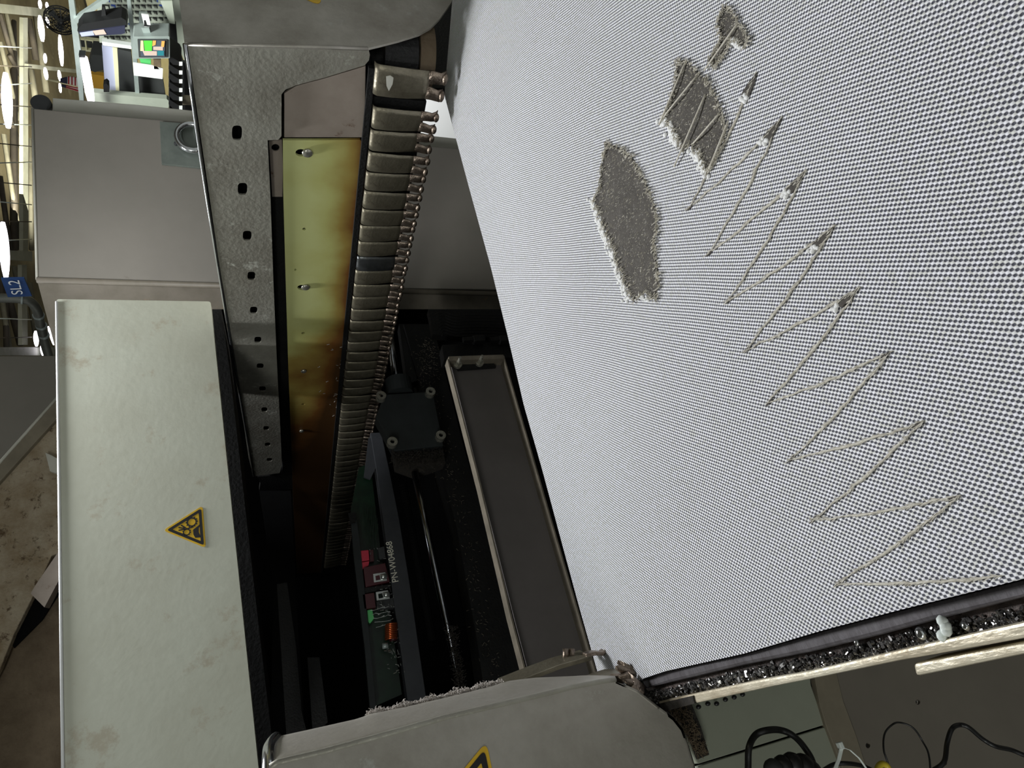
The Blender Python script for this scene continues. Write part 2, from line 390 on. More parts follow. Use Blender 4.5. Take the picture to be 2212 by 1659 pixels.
def onfab(px, py, h=0.0008):
    p = U(px, py, 'z', ZT); 
    for _ in range(3): p = U(px, py, 'z', zfab(p.x, p.y) + h - CAM.z)
    return p
def z5(pts): return [(1200 + x / 2.304, y / 2.304) for x, y in pts]
patches = [
 ('diamond-shaped worn patch left of the zigzag cuts', z5([(250, 712), (320, 738), (380, 785), (440, 900), (485, 1000), (505, 1090), (492, 1200), (500, 1300), (512, 1420), (492, 1495), (440, 1450), (385, 1500), (355, 1420), (315, 1320), (290, 1250), (240, 1120), (205, 1040), (195, 985), (222, 930), (230, 830)])),
 ('stepped worn patch crossed by loose yarns', z5([(600, 300), (650, 310), (740, 390), (790, 470), (820, 560), (850, 650), (800, 780), (750, 860), (700, 740), (660, 720), (630, 750), (590, 660), (540, 580), (585, 460), (600, 380)])),
 ('small worn patch near the upper edge', z5([(830, 30), (880, 60), (910, 110), (960, 190), (940, 232), (870, 190), (860, 235), (790, 345), (760, 300), (820, 200), (805, 120)]))]
for lab, pp in patches:
    # ragged outline
    out = []
    for i in range(len(pp)):
        x0, y0 = pp[i]; x1, y1 = pp[(i + 1) % len(pp)]; m_ = max(2, int(math.hypot(x1 - x0, y1 - y0) / 4))
        for k in range(m_):
            t = k / m_; j_ = random.uniform(-3.0, 3.0)
            out.append((x0 + (x1 - x0) * t + j_, y0 + (y1 - y0) * t + random.uniform(-2.5, 2.5)))
    pat = slab('worn_patch', [onfab(x, y, .0012) for x, y in out], 0.0008, M['worn'], nrm=Vector((0, 0, -1)), parent=fabric, label=lab)
    # fibres around and across
    geo = []
    for k in range(int(len(out) * 5)):
        x, y = random.choice(out); a = random.gauss(-1.05, .45) + random.choice((0, math.pi)); l_ = random.uniform(3, 11)
        p = onfab(x, y, .0016); q = onfab(x + math.cos(a) * l_, y + math.sin(a) * l_, .0016 + random.uniform(0, .003))
        geo.append(tube_geo([p, (p + q) / 2 + Vector((0, 0, .0006)), q], [.00045, .0004, .0002], 3, False))
    xs = [q[0] for q in out]; ys = [q[1] for q in out]
    for k in range(int((max(xs) - min(xs)) * (max(ys) - min(ys)) / 48)):
        x = random.uniform(min(xs), max(xs)); y = random.uniform(min(ys), max(ys))
        if not geometry.intersect_point_tri_2d: pass
        inside = False; n_ = len(pp)
        for i in range(n_):
            xa, ya = pp[i]; xb_, yb_ = pp[i - 1]
            if (ya > y) != (yb_ > y) and x < (xb_ - xa) * (y - ya) / (yb_ - ya) + xa: inside = not inside
        if not inside: continue
        a = random.gauss(-.95, .3); l_ = random.uniform(2, 6)
        p = onfab(x, y, .0016); q = onfab(x + math.cos(a) * l_, y + math.sin(a) * l_, .0016)
        geo.append(tube_geo([p, q], [.0005, .0003], 3, False))
    v, f = merge(geo); add('frayed_fibres', v, f, M['fray'], parent=pat, kind='stuff')
# fluffy curled edges by the patches
def fluff(pts, wid, parent=fabric, m='fluff', hgt=.004, name='fluffy_edge', step=5):
    geo = []
    for (x0, y0), (x1, y1) in zip(pts, pts[1:]):
        m_ = max(2, int(math.hypot(x1 - x0, y1 - y0) / step))
        for k in range(m_):
            t = k / m_
            for _ in range(3):
                x = x0 + (x1 - x0) * t + random.gauss(0, wid * .4); y = y0 + (y1 - y0) * t + random.gauss(0, wid * .3)
                p = onfab(x, y, .001); s_ = (p - CAM).length / F * wid * .45
                geo.append(ell_geo(p, s_, s_, hgt * .4, None, 6, 4))
    v, f = merge(geo); return add(name, v, f, M[m], smooth=True, parent=parent)
fluff(z5([(535, 595), (570, 650), (605, 730)]), 13); fluff(z5([(690, 750), (715, 810), (742, 880)]), 12)
fluff(z5([(180, 990), (205, 1080), (250, 1200), (300, 1330), (365, 1510)]), 9); fluff(z5([(420, 1470), (470, 1500)]), 7)
fluff(z5([(880, 200), (930, 250)]), 9)
T = [(1636, 153), (1690, 252), (1741, 367), (1802, 488), (1856, 620), (1925, 757), (1992, 910), (2072, 1070), (2165, 1245)]
Lw = [(1486, 451), (1529, 549), (1571, 651), (1610, 757), (1657, 872), (1705, 994), (1752, 1125), (1806, 1262)]
def seam(p0, p1, wid=.0022, parent=fabric):
    pts = []; n_ = 16
    for k in range(n_ + 1):
        t = k / n_; bow = math.sin(t * math.pi) * 5
        x = p0[0] + (p1[0] - p0[0]) * t + bow + random.uniform(-2.2, 2.2); y = p0[1] + (p1[1] - p0[1]) * t + bow * .8 + random.uniform(-2.2, 2.2)
        pts.append(onfab(x, y, .0009))
    g = [tube_geo(pts, [wid * (0.35 + .65 * math.sin(math.pi * min(1, max(.04, k / n_)))) * random.uniform(.6, 1.1) * .5 for k in range(n_ + 1)], 5)]
    for k in range(110):
        i = random.randrange(n_); p = pts[i].lerp(pts[i + 1], random.random()); d = (pts[i + 1] - pts[i]).normalized()
        q = p + d * random.uniform(.002, .006) + Vector((random.uniform(-.002, .002), random.uniform(-.002, .002), random.uniform(0, .0015)))
        g.append(tube_geo([p, q], [.0004, .00025], 3, False))
    v, f = merge(g); return add('frayed_cut', v, f, M['fray'], parent=parent, smooth=True)
for k in range(8):
    seam(T[k], Lw[k])
    if k: seam(T[k], Lw[k - 1])
seam(T[8], Lw[7], .0026)
for k in range(0, 8):
    tx, ty = T[k]; L1 = Lw[k]; L0 = Lw[max(0, k - 1)]
    big = 1.0 if k < 5 else 0.45
    # dark gash at the tip and fluffy curl at its foot
    dx, dy = (L1[0] + L0[0]) / 2 - tx, (L1[1] + L0[1]) / 2 - ty; l_ = math.hypot(dx, dy); dx /= l_; dy /= l_; g = 62 * big
    pl = [(tx + 4 * dx, ty + 4 * dy), (tx + dx * g * .5 - dy * 6 * big, ty + dy * g * .5 + dx * 6 * big), (tx + dx * g - dy * 9 * big, ty + dy * g + dx * 9 * big), (tx + dx * g * .95 + dy * 8 * big, ty + dy * g * .95 - dx * 8 * big), (tx + dx * g * .45 + dy * 5 * big, ty + dy * g * .45 - dx * 5 * big)]
    slab('cut_gap', [onfab(x, y, .0014) for x, y in pl], .0008, M['gash'], nrm=Vector((0, 0, -1)), parent=fabric)
    if k < 5: fluff([(tx + dx * g * 1.0, ty + dy * g * 1.0), (tx + dx * g * 1.28, ty + dy * g * 1.28)], 11)
    lx, ly = L1
    slab('cut_gap', [onfab(x, y, .0014) for x, y in ((lx - 5, ly + 6), (lx + 3, ly + 1), (lx + 13, ly - 14), (lx + 4, ly - 6))], .0008, M['gash'], nrm=Vector((0, 0, -1)), parent=fabric)
for a_, b_ in ((z5([(910, 110)])[0], z5([(740, 350)])[0]), (z5([(645, 310)])[0], z5([(515, 620)])[0]), (z5([(700, 380)])[0], z5([(535, 585)])[0]), (z5([(745, 470)])[0], z5([(590, 830)])[0]), (z5([(815, 565)])[0], z5([(680, 720)])[0]), (z5([(860, 600)])[0], z5([(760, 850)])[0])):
    n_ = 8; pts = [onfab(a_[0] + (b_[0] - a_[0]) * k / n_, a_[1] + (b_[1] - a_[1]) * k / n_, .0025 + .003 * math.sin(math.pi * k / n_)) for k in range(n_ + 1)]
    tube('loose_yarn', pts, .0009, M['fray'], 5, parent=fabric)
# table bed below the fabric
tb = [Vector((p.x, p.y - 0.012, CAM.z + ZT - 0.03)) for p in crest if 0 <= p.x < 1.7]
slab('table_bed', tb + [Vector((1.7, -0.2, CAM.z + ZT - .03)), Vector((0.0, -0.2, CAM.z + ZT - .03))], 0.05, M['pit'], nrm=Vector((0, 0, -1)), label='black steel table bed carrying the white mesh fabric', cat='table')

# ------------------------------------------------------------------ edge bar, gutter, chips, bright rail
SE = [(1383, 1468), (1437, 1450), (1607, 1412), (1776, 1362), (1938, 1319), (2212, 1250), (2330, 1222)]
def strip(top, bot, z0, thick, name, m, **k):
    slab(name, [U(x, y, 'z', z0) for x, y in top] + [U(x, y, 'z', z0) for x, y in reversed(bot)], thick, m, nrm=Vector((0, 0, -1)), **k)
GB = [(1395, 1487), (1450, 1474), (1607, 1437), (1745, 1410), (1900, 1372), (2015, 1341), (2212, 1290), (2330, 1258)]
RT = [(1420, 1516), (1449, 1509), (1630, 1470), (1745, 1450), (1976, 1396), (2212, 1343), (2330, 1316)]
RB = [(1432, 1535), (1495, 1521), (1668, 1483), (1745, 1468), (1938, 1428), (2212, 1379), (2330, 1356)]
strip(SE, GB, ZT - .006, .03, 'edge_bar', M['edgebar'], label='smooth dark grey steel bar along the lower edge of the mesh fabric', cat='bar', bevel=.003)
strip(GB, RT, ZT - .014, .03, 'chip_gutter', M['gutter'], label='grimy brown gutter between the grey bar and the bright rail', cat='gutter')
strip(RT, RB, ZT - .004, .035, 'bright_rail', M['brightrail'], label='scratched shiny metal rail along the outer side of the gutter', cat='rail', bevel=.002)
slab('stop_block', [U(x, y, 'z', ZT - .012) for x, y in ((1972, 1434), (2212, 1386), (2330, 1362), (2330, 1390), (2212, 1413), (1978, 1461))], .03, M['brightrail'], nrm=Vector((0, 0, -1)), label='short worn metal block bolted under the outer side of the bright rail', cat='metal block', bevel=.002)
slab('end_joint', [U(x, y, 'z', ZT - .002) for x, y in ((1424, 1520), (1496, 1503), (1500, 1520), (1434, 1537))], .02, M['darklint'], nrm=Vector((0, 0, -1)), label='dark oily end piece of the rail beside the lower housing', cat='rail end')
geo = []; geo2 = []
def lerp2(A_, t):
    seg = t * (len(A_) - 1); i = min(int(seg), len(A_) - 2); q = seg - i
    return (A_[i][0] + (A_[i + 1][0] - A_[i][0]) * q, A_[i][1] + (A_[i + 1][1] - A_[i][1]) * q)
gl = [(1405, 1497), (1430, 1490), (1560, 1460), (1680, 1432), (1800, 1408), (1920, 1376), (2050, 1345), (2212, 1310)]
gh = [(1420, 1514), (1449, 1507), (1580, 1478), (1690, 1458), (1810, 1432), (1930, 1404), (2060, 1374), (2212, 1340)]
for k in range(2600):
    t = random.random() ** 1.45; a_ = lerp2(gl, t); b_ = lerp2(gh, t); s = 1 - random.random() ** (1.2 + 1.5 * t) 
    x, y = a_[0] + (b_[0] - a_[0]) * s, a_[1] + (b_[1] - a_[1]) * s
    pile = .010 * (1 - t) * math.sin(math.pi * min(1, s * .9 + .1))
    p = U(x, y, 'z', ZT - .013) + Vector((0, 0, random.uniform(0, pile))); sc = random.choice((.0009, .0012, .0015, .0022)) * (1.2 if t < .5 else .9)
    R_ = Matrix.Rotation(random.uniform(0, 6.28), 3, Vector((random.random(), random.random(), random.random() + .1)).normalized())
    if random.random() < .5: geo.append(ell_geo(p, sc, sc * random.uniform(.5, 1), sc * random.uniform(.5, 1), R_, 6, 4))
    else: geo.append(box_geo(p, sc * 2.2, sc * 1.2, sc * .7, R_))
v, f = merge(geo); add('metal_chips', v, f, M['grit'], kind='stuff', label='glinting dark metal chips and grit heaped along the gutter', cat='metal chips')
for k, (x, y, s_) in enumerate(((1990, 1368, .0045), (2086, 1352, .003), (1851, 1388, .0026))):
    v, f = ell_geo(U(x, y, 'z', ZT - .009), s_, s_ * .8, s_ * .8, None, 10, 8)
    add('steel_ball', v, f, M['chrome'], smooth=True, label=['largest shiny metal bead lying in the gutter', 'shiny metal bead by the white scrap near the right end of the gutter', 'small shiny metal bead at the middle of the gutter'][k], cat='metal bead', group='shiny beads in the gutter')
v, f = merge([ell_geo(U(x, y, 'z', ZT - .006), .004, .003, .004, None, 8, 6) for x, y in ((2036, 1342), (2042, 1352), (2044, 1362), (2036, 1374))])
add('lint_scrap', v, f, M['ziptie'], smooth=True, label='pale translucent scrap standing in the gutter near the big bead', cat='scrap')

# ================================================================== UPPER HOUSING (fold edge, front panel, perforated side panel)
XB = 1.10
up_h = thing('clip_chain_housing', U(600, 300, 'x', XB), 'large upper worn steel housing with a row of square holes above the yellow board', 'machine housing')
side_px = [(399, 96), (480, 97), (600, 98), (795, 104), (799, 118), (797, 130), (788, 141), (700, 168), (640, 184), (616, 194), (608, 204), (608, 294), (601, 302), (578, 303), (584, 420), (591, 620), (599, 800), (606, 935), (609, 1005), (604, 1022), (548, 1029), (537, 990), (510, 800), (468, 560)]
holes_px = [(512, 287, 11, 16), (524, 408, 10.5, 13), (534, 509, 9.5, 10.5), (543, 596, 8.5, 9), (548, 670, 8, 7.5), (557, 734, 7.5, 6.5), (562, 791, 7.5, 6), (567, 840, 7, 5.5), (571, 885, 6.5, 5), (575, 925, 6, 4.5), (578, 960, 6, 4), (582, 993, 6, 3.6)]
hl = []
for cx, cy, rx, ry in holes_px:
    o_ = []
    for k in range(16):
        a = 2 * math.pi * k / 16; c_, s_ = math.cos(a), math.sin(a)
        o_.append((cx + rx * math.copysign(abs(c_) ** .6, c_), cy + ry * math.copysign(abs(s_) ** .6, s_)))
    hl.append(UU(o_, 'x', XB))
slab('side_panel', UU(side_px, 'x', XB), 0.004, M['steel_side'], holes=hl, parent=up_h, label='perforated side panel with pitted grime')
fp0, fp1 = U(399, 96, 'x', XB), U(795, 104, 'x', XB)
nf = (fp1 - fp0).cross(Vector((1, 0, 0))).normalized()
PF = (nf, fp0 - CAM)
front_px = [(399, 96), (480, 97), (600, 98), (795, 104), (812, 100), (860, 88), (905, 74), (930, 60), (950, 40), (975, 5), (988, -25), (1000, -120), (1010, -260), (352, -260), (372, -100), (387, 0)]
fr = slab('front_panel', UU(front_px, *PF), 0.004, M['steel'], parent=up_h)
tube('fold_edge', [fp0 + Vector((.003, .002, 0)), fp0.lerp(fp1, .3), fp0.lerp(fp1, .7), fp1 + Vector((.002, .002, 0))], .0035, M['steel'], 8, parent=up_h, label='rounded shiny fold')
# top (left in photo) flange returning backwards
tl = [U(399, 96, 'x', XB), U(468, 560, 'x', XB), U(548, 1029, 'x', XB)]
v = []; 
for p in tl: v += [p, p + Vector((.30, 0, 0))]
add('top_flange', v + [q - Vector((0, 0, .004)) for q in v], [(0, 1, 3, 2), (2, 3, 5, 4), (6, 8, 9, 7), (8, 10, 11, 9), (0, 2, 8, 6), (2, 4, 10, 8), (1, 7, 9, 3), (3, 9, 11, 5), (0, 6, 7, 1), (4, 5, 11, 10)], M['steel'], parent=up_h)
tube('rolled_edge', [p + Vector((.001, 0, 0)) for p in spline(tl, 4)], .0035, M['chrome'], 8, parent=up_h, label='bright rolled upper edge')
A_, B_, C_ = (566, -46), (676, -138), (695, 15)
warning_sticker(None, None, A_, B_, C_, up_h, *PF, mark='bolt')
slab('hole_shade', UU([(425, 130), (590, 130), (600, 300), (572, 310), (586, 620), (602, 1005), (556, 1010), (520, 760), (478, 500)], 'x', XB + .03), .006, M['pit'], parent=up_h)  # black sheet standing in for the shade behind the square holes
# backing
slab('inner_frame', UU([(572, 160), (800, 118), (808, 300), (800, 420), (772, 700), (745, 900), (715, 1180), (705, 1245), (632, 1245), (628, 1060), (560, 1060), (566, 1020), (598, 1000), (572, 300)], 'x', XB + .045), .02, M['black'], label='black inner frame behind the yellow board', cat='frame')
slab('end_bracket', UU([(556, 1030), (607, 1026), (611, 1006), (634, 1004), (634, 1056), (570, 1060)], 'x', XB + .02), .03, M['pitgrey'], label='dark block just past the last hole of the perforated housing', cat='bracket')
cp = slab('cover_plate', UU([(614, 202), (640, 186), (700, 170), (790, 143), (789, 220), (786, 297), (614, 297)], 'x', XB + .012), .006, M['cover_plate'], label='brown-stained grey cover plate above the yellow board', cat='plate', bevel=.001)
bsx = slab('back_strip', UU([(581, 305), (610, 302), (613, 420), (619, 600), (626, 900), (631, 1010), (612, 1010), (603, 820), (594, 600), (588, 430)], 'x', XB + .03), .004, M['pitgrey'], holes=[UU(ngon(595, 319, 9, 8, 12), 'x', XB + .03)], label='narrow dark strip between perforated housing and yellow board', cat='strip')
slab('strip_bracket', UU([(581, 305), (609, 302), (611, 360), (610, 425), (588, 425)], 'x', XB + .026), .003, M['cover_plate'], holes=[UU(ngon(595, 319, 9, 8, 12), 'x', XB + .026)], label='brown bracket with one round hole left of the yellow board', cat='bracket')
# yellow board material with brown stain towards its lower edge, turning darker towards its far end
my = bpy.data.materials.new('yellow_resin'); my.use_nodes = True; nt = my.node_tree; N = nt.nodes; L = nt.links; bs = N['Principled BSDF']
tc = N.new('ShaderNodeTexCoord'); sp = N.new('ShaderNodeSeparateXYZ'); L.new(tc.outputs['Object'], sp.inputs[0])
nn = N.new('ShaderNodeTexNoise'); nn.inputs['Scale'].default_value = 5; nn.inputs['Detail'].default_value = 6; L.new(tc.outputs['Object'], nn.inputs['Vector'])
def mn(op, a_, b_):
    n_ = N.new('ShaderNodeMath'); n_.operation = op
    for i_, v_ in enumerate((a_, b_)):
        if isinstance(v_, (int, float)): n_.inputs[i_].default_value = v_
        else: L.new(v_, n_.inputs[i_])
    return n_.outputs[0]
yb_px = [(611, 303), (700, 303), (778, 302), (792, 322), (787, 400), (777, 500), (765, 620), (755, 740), (739, 870), (722, 990), (708, 1100), (699, 1236), (642, 1240), (634, 1100), (629, 960), (623, 800), (617, 600), (612, 420)]
yb_pts = UU(yb_px, 'x', XB + .012)
zmin = min(p.z for p in yb_pts); zmax = max(p.z for p in yb_pts); ymn = min(p.y for p in yb_pts); ymx = max(p.y for p in yb_pts); ymean = sum(p.y for p in yb_pts) / len(yb_pts)
# object origin: mean of verts in xy, min z
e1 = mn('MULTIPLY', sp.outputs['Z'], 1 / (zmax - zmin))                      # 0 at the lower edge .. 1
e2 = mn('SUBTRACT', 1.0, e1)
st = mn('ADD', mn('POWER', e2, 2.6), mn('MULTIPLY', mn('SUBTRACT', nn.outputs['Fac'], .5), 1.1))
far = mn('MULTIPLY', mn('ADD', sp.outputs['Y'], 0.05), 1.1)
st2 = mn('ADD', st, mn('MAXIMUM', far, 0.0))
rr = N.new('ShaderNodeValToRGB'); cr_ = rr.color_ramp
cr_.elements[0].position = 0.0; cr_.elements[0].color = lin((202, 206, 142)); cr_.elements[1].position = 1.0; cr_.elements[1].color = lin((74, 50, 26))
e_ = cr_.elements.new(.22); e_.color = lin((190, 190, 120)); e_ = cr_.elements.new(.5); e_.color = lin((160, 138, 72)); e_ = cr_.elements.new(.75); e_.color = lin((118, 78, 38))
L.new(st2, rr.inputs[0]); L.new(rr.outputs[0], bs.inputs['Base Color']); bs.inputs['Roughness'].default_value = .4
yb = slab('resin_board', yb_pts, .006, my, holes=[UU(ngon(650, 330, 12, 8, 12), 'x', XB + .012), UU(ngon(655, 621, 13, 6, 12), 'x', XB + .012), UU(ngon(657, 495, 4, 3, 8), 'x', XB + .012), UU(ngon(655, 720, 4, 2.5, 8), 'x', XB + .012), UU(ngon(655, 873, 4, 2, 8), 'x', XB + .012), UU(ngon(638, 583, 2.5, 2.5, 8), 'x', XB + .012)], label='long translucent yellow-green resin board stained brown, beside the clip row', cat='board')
for x, y, s_ in ((664, 331, .011), (660, 621, .011), (656, 802, .009), (652, 931, .009)):
    c = U(x, y, 'x', XB + .008); v, f = merge([ell_geo(c, .005, s_, s_, None, 14, 8), tube_geo([c, c + Vector((.012, 0, 0))], s_ * .6, 8)])
    add('screw', v, f, M['bolt'], parent=yb, smooth=True)
geo = []
for k in range(46):
    t = random.random(); y = 730 + t * 170; x = 748 - (y - 730) * .11 + random.gauss(0, 5)
    if random.random() < .3: x = random.uniform(690, 735)
    p = U(x, y, 'x', XB + .010); a = random.uniform(0, 3.14); geo.append(tube_geo([p, p + Vector((-.002, math.cos(a) * .008, math.sin(a) * .008))], .0009, 4))
v, f = merge(geo); add('lint_specks', v, f, M['lint'], kind='stuff', label='white lint specks stuck along the lower edge of the yellow board', cat='lint')

# ------------------------------------------------------------------ clip row
yk = []
for py in (258, 302, 350, 395, 433, 467, 502, 537, 570, 597): yk.append(U(870, py, 'x', XB).y)
pitch = (yk[-1] - yk[0]) / 9; Y0 = yk[0]; print('clip pitch', pitch, Y0)
zt = U(805, 258, 'x', XB).z
rail_px0 = U(800, 150, 'x', XB)
slab('clip_rail', [Vector((XB + .022, Y0 - 0.03, zt + .005)), Vector((XB + .022, 4.15, zt + .005)), Vector((XB + .022, 4.15, zt - .108)), Vector((XB + .022, Y0 - 0.03, zt - .108))], .03, M['black'], nrm=Vector((1, 0, 0)), label='long black rail behind the row of steel clips', cat='rail')
slab('guide_strip', [Vector((XB + .004, Y0 - 0.1, zt + .016)), Vector((XB + .004, 4.15, zt + .016)), Vector((XB + .004, 4.15, zt + .004)), Vector((XB + .004, Y0 - 0.1, zt + .004))], .01, M['black'], nrm=Vector((1, 0, 0)), label='thin black guide strip along the top of the clip row', cat='strip')
def clip_meshes(w=.046, scale=1.0, clean=False):
    """local frame: plate hangs down (-z), faces -x, width along y"""
    h = .098 * scale; hw = w / 2
    prof = [(0.012, .002), (.004, 0.0), (0.0, -.006), (-.0015, -.03), (-.0015, -.06), (.001, -h + .012), (.002, -h)]   # (x, z)
    V = []; n = len(prof); ws = [hw * .96, hw * .98, hw, hw, hw * .97, hw * .93, hw * .9]
    for t in (0, .0022):
        for (x, z), w_ in zip(prof, ws):
            for y in (-w_, -w_ * .5, 0, w_ * .5, w_): V.append(Vector((x + t - .0006 * (1 - (y / hw) ** 2), y, z * (scale if z > -h + .02 else 1))))
    Fc = []
    for i in range(n - 1):
        for j in range(4):
            a = i * 5 + j; Fc.append((a, a + 1, a + 6, a + 5)); k = n * 5; Fc.append((a + k, a + 5 + k, a + 6 + k, a + 1 + k))
    ring = [j for j in range(5)] + [i * 5 + 4 for i in range(1, n)] + [(n - 1) * 5 + j for j in range(3, -1, -1)] + [i * 5 for i in range(n - 2, 0, -1)]
    for a, c in zip(ring, ring[1:] + ring[:1]): Fc.append((a, c, c + n * 5, a + n * 5))
    body = (V, Fc)
    prs = []
    for s in (-1, 1):
        y0 = s * hw * .5; wd_ = hw * .40
        path = [(.0015, -h + .004), (.000, -h - .008), (-.003, -h - .018), (-.001, -h - .026), (.006, -h - .031)]
        V = []
        for t in (0, .003):
            for i, (x, z) in enumerate(path):
                ww = wd_ * (1.1, 1.0, .92, 1.05, .9)[i]
                for y in (-ww, 0, ww): V.append(Vector((x + t, y0 + y + s * .001 * i, z)))
        Fp = []; n2 = len(path); k = n2 * 3
        for i in range(n2 - 1):
            for j in range(2): a = i * 3 + j; Fp.append((a, a + 1, a + 4, a + 3)); Fp.append((a + k, a + 3 + k, a + 4 + k, a + 1 + k))
        ring = [0, 1, 2] + [i * 3 + 2 for i in range(1, n2)] + [(n2 - 1) * 3 + 1, (n2 - 1) * 3] + [i * 3 for i in range(n2 - 2, 0, -1)]
        for a, c in zip(ring, ring[1:] + ring[:1]): Fp.append((a, c, c + k, a + k))
        kn = ell_geo(Vector((-.002, y0 + s * .002, -h - .028)), .006, wd_ * 1.02, .0055, None, 10, 6)
        prs.append(merge([(V, Fp), kn]))
    hold = box_geo((.016, 0, -.03 * scale), .012, w * .55, .05 * scale)
    return body, prs, hold
def make_clip(loc, w, scale, label, group, m):
    t = thing('gripper_clip', loc, label, 'clip', group); L0 = Vector(loc)
    body, prs, hold = clip_meshes(w, scale)
    add('clip_plate', [q + L0 for q in body[0]], body[1], m, parent=t, smooth=True, org=L0)
    for pr in prs: add('prong', [q + L0 for q in pr[0]], pr[1], M['prong'], parent=t, smooth=True, org=L0)
    add('holder', [q + L0 for q in hold[0]], hold[1], M['black'], parent=t, org=L0)
    return t
def dup(root, loc, label, rot=None):
    r_ = root.copy(); COL.objects.link(r_); r_.location = loc; r_['label'] = label
    if rot: r_.rotation_euler = rot
    for ch in root.children:
        c = ch.copy(); COL.objects.link(c); c.parent = r_
        for g in ch.children:
            d = g.copy(); COL.objects.link(d); d.parent = c
    return r_
GRP = 'steel gripper clips in the upper row'
ORD = ['second', 'third', 'fourth', 'fifth', 'sixth', 'seventh', 'eighth', 'ninth', 'tenth', 'eleventh', 'twelfth', 'thirteenth', 'fourteenth', 'fifteenth', 'sixteenth', 'seventeenth', 'eighteenth', 'nineteenth', 'twentieth', 'twenty-first', 'twenty-second', 'twenty-third', 'twenty-fourth'] + ['twenty-' + q for q in ('fifth', 'sixth', 'seventh', 'eighth', 'ninth')] + ['thirtieth'] + ['thirty-' + q for q in ('first', 'second', 'third', 'fourth', 'fifth')]
c1 = make_clip((XB - .004, U(870, 177, 'x', XB).y, zt + .004), .064, 1.06, 'widest steel clip with a pale smear, first of the upper row', GRP, M['clip'])
sm = [U(834, 165, 'x', XB - .008), U(843, 163, 'x', XB - .008), U(850, 168, 'x', XB - .008), U(848, 182, 'x', XB - .008), U(840, 197, 'x', XB - .008), U(835, 186, 'x', XB - .008)]
slab('paint_smear', sm, .0008, M['trim'], parent=c1, label='pale smear')
proto = None
for k in range(60):
    Yk = Y0 + pitch * k
    if Yk > 4.1: break
    lab = ('dirty steel gripper clip, %s from the front of the upper row' % ORD[k]) if k < len(ORD) else 'small dark steel clip crowded at the far end of the upper row'
    if k == 8:
        lab = 'clean grey steel gripper clip, tenth from the front of the upper row'
        c = make_clip((XB - .004, Yk, zt), pitch * .9, 1.0, lab, GRP, M['clip_clean']); c.rotation_euler = (0, 0, .10); continue
    rot = (random.uniform(-.02, .02), random.uniform(-.03, .03), random.uniform(-.02, .05))
    if proto is None: proto = make_clip((XB - .004, Yk, zt), pitch * .93, 1.0, lab, GRP, M['clip'])
    else: dup(proto, (XB - .004, Yk, zt), lab, rot)
# sprocket and parts behind the first clips
c = U(835, 120, 'x', XB + .05)
spk_ = thing('chain_sprocket', U(880, 120, 'x', XB + .06), 'oily black chain wheel with a rusty rim behind the first clip', 'sprocket')
def cyl_geo(c, r_, h, seg=28): return tube_geo([Vector(c), Vector(c) + Vector((0, 0, h))], r_, seg)
cc = U(868, 118, 'x', XB + .10)
v, f = cyl_geo(Vector((cc.x, cc.y, zt - .085)), .062, .065); add('drum', v, f, M['black'], parent=spk_)
v, f = cyl_geo(Vector((cc.x, cc.y, zt - .118)), .066, .03); add('rim', v, f, M['rust2'], parent=spk_, label='rusty rim')
v, f = cyl_geo(Vector((cc.x - .02, cc.y, zt - .02)), .022, .04); add('hub', v, f, M['pitgrey'], parent=spk_)
slab('housing_back', UU([(795, 108), (810, 190), (1010, 190), (1030, -60), (780, -60)], 'y', fp0.y - CAM.y + .30), .02, M['black'], label='black rear plate behind the chain wheel', cat='plate')

# ================================================================== LOWER HOUSING
YL = 0.70
fold_px = [(596, 1650), (694, 1627), (840, 1587), (966, 1551), (1035, 1535), (1180, 1501), (1237, 1486), (1300, 1474), (1331, 1470)]
far_px = [(583, 1604), (599, 1591), (672, 1575), (779, 1551), (798, 1541), (868, 1528), (980, 1502), (1064, 1481), (1089, 1472), (1153, 1464), (1270, 1459), (1331, 1465)]
prof_px = [(1331, 1470), (1378, 1491), (1425, 1528), (1456, 1551), (1475, 1575), (1488, 1610), (1500, 1650), (1512, 1720), (1520, 1800)]
lh = thing('lower_clip_housing', U(1000, 1620, 'y', YL), 'rounded worn steel housing in the lower foreground with a yellow warning triangle', 'machine housing')
slab('front_panel', UU(fold_px + prof_px[1:] + [(540, 1800), (566, 1720), (583, 1659)], 'y', YL), .004, M['steel'], parent=lh)
def res(P_, n_):
    Lc = [0]
    for a_, b_ in zip(P_, P_[1:]): Lc.append(Lc[-1] + math.hypot(b_[0] - a_[0], b_[1] - a_[1]))
    out = []
    for k in range(n_ + 1):
        d = Lc[-1] * k / n_
        for i in range(len(P_) - 1):
            if d <= Lc[i + 1] + 1e-6:
                t = (d - Lc[i]) / (Lc[i + 1] - Lc[i]); out.append((P_[i][0] + (P_[i + 1][0] - P_[i][0]) * t, P_[i][1] + (P_[i + 1][1] - P_[i][1]) * t)); break
    return out
a_ = UU(res([(583, 1659)] + fold_px, 40), 'y', YL); b_ = UU(res(far_px, 40), 'y', YL + .10)
V = []; rows = 7
for j in range(rows):
    t = j / (rows - 1)
    for p, q in zip(a_, b_):
        m_ = p.lerp(q, t); m_ = m_ + Vector((0.004 * math.sin(math.pi * t), 0, 0)); V.append(m_)
Fc = [(j * 41 + i, j * 41 + i + 1, (j + 1) * 41 + i + 1, (j + 1) * 41 + i) for j in range(rows - 1) for i in range(40)]
o_ = add('side_panel', V, Fc, M['steel'], parent=lh, smooth=True); sd = o_.modifiers.new('thick', 'SOLIDIFY'); sd.thickness = .004
tube('fold_edge', [p + Vector((.001, .001, 0)) for p in a_], .0028, M['steel_side'], 8, parent=lh, label='lighter pressed fold')
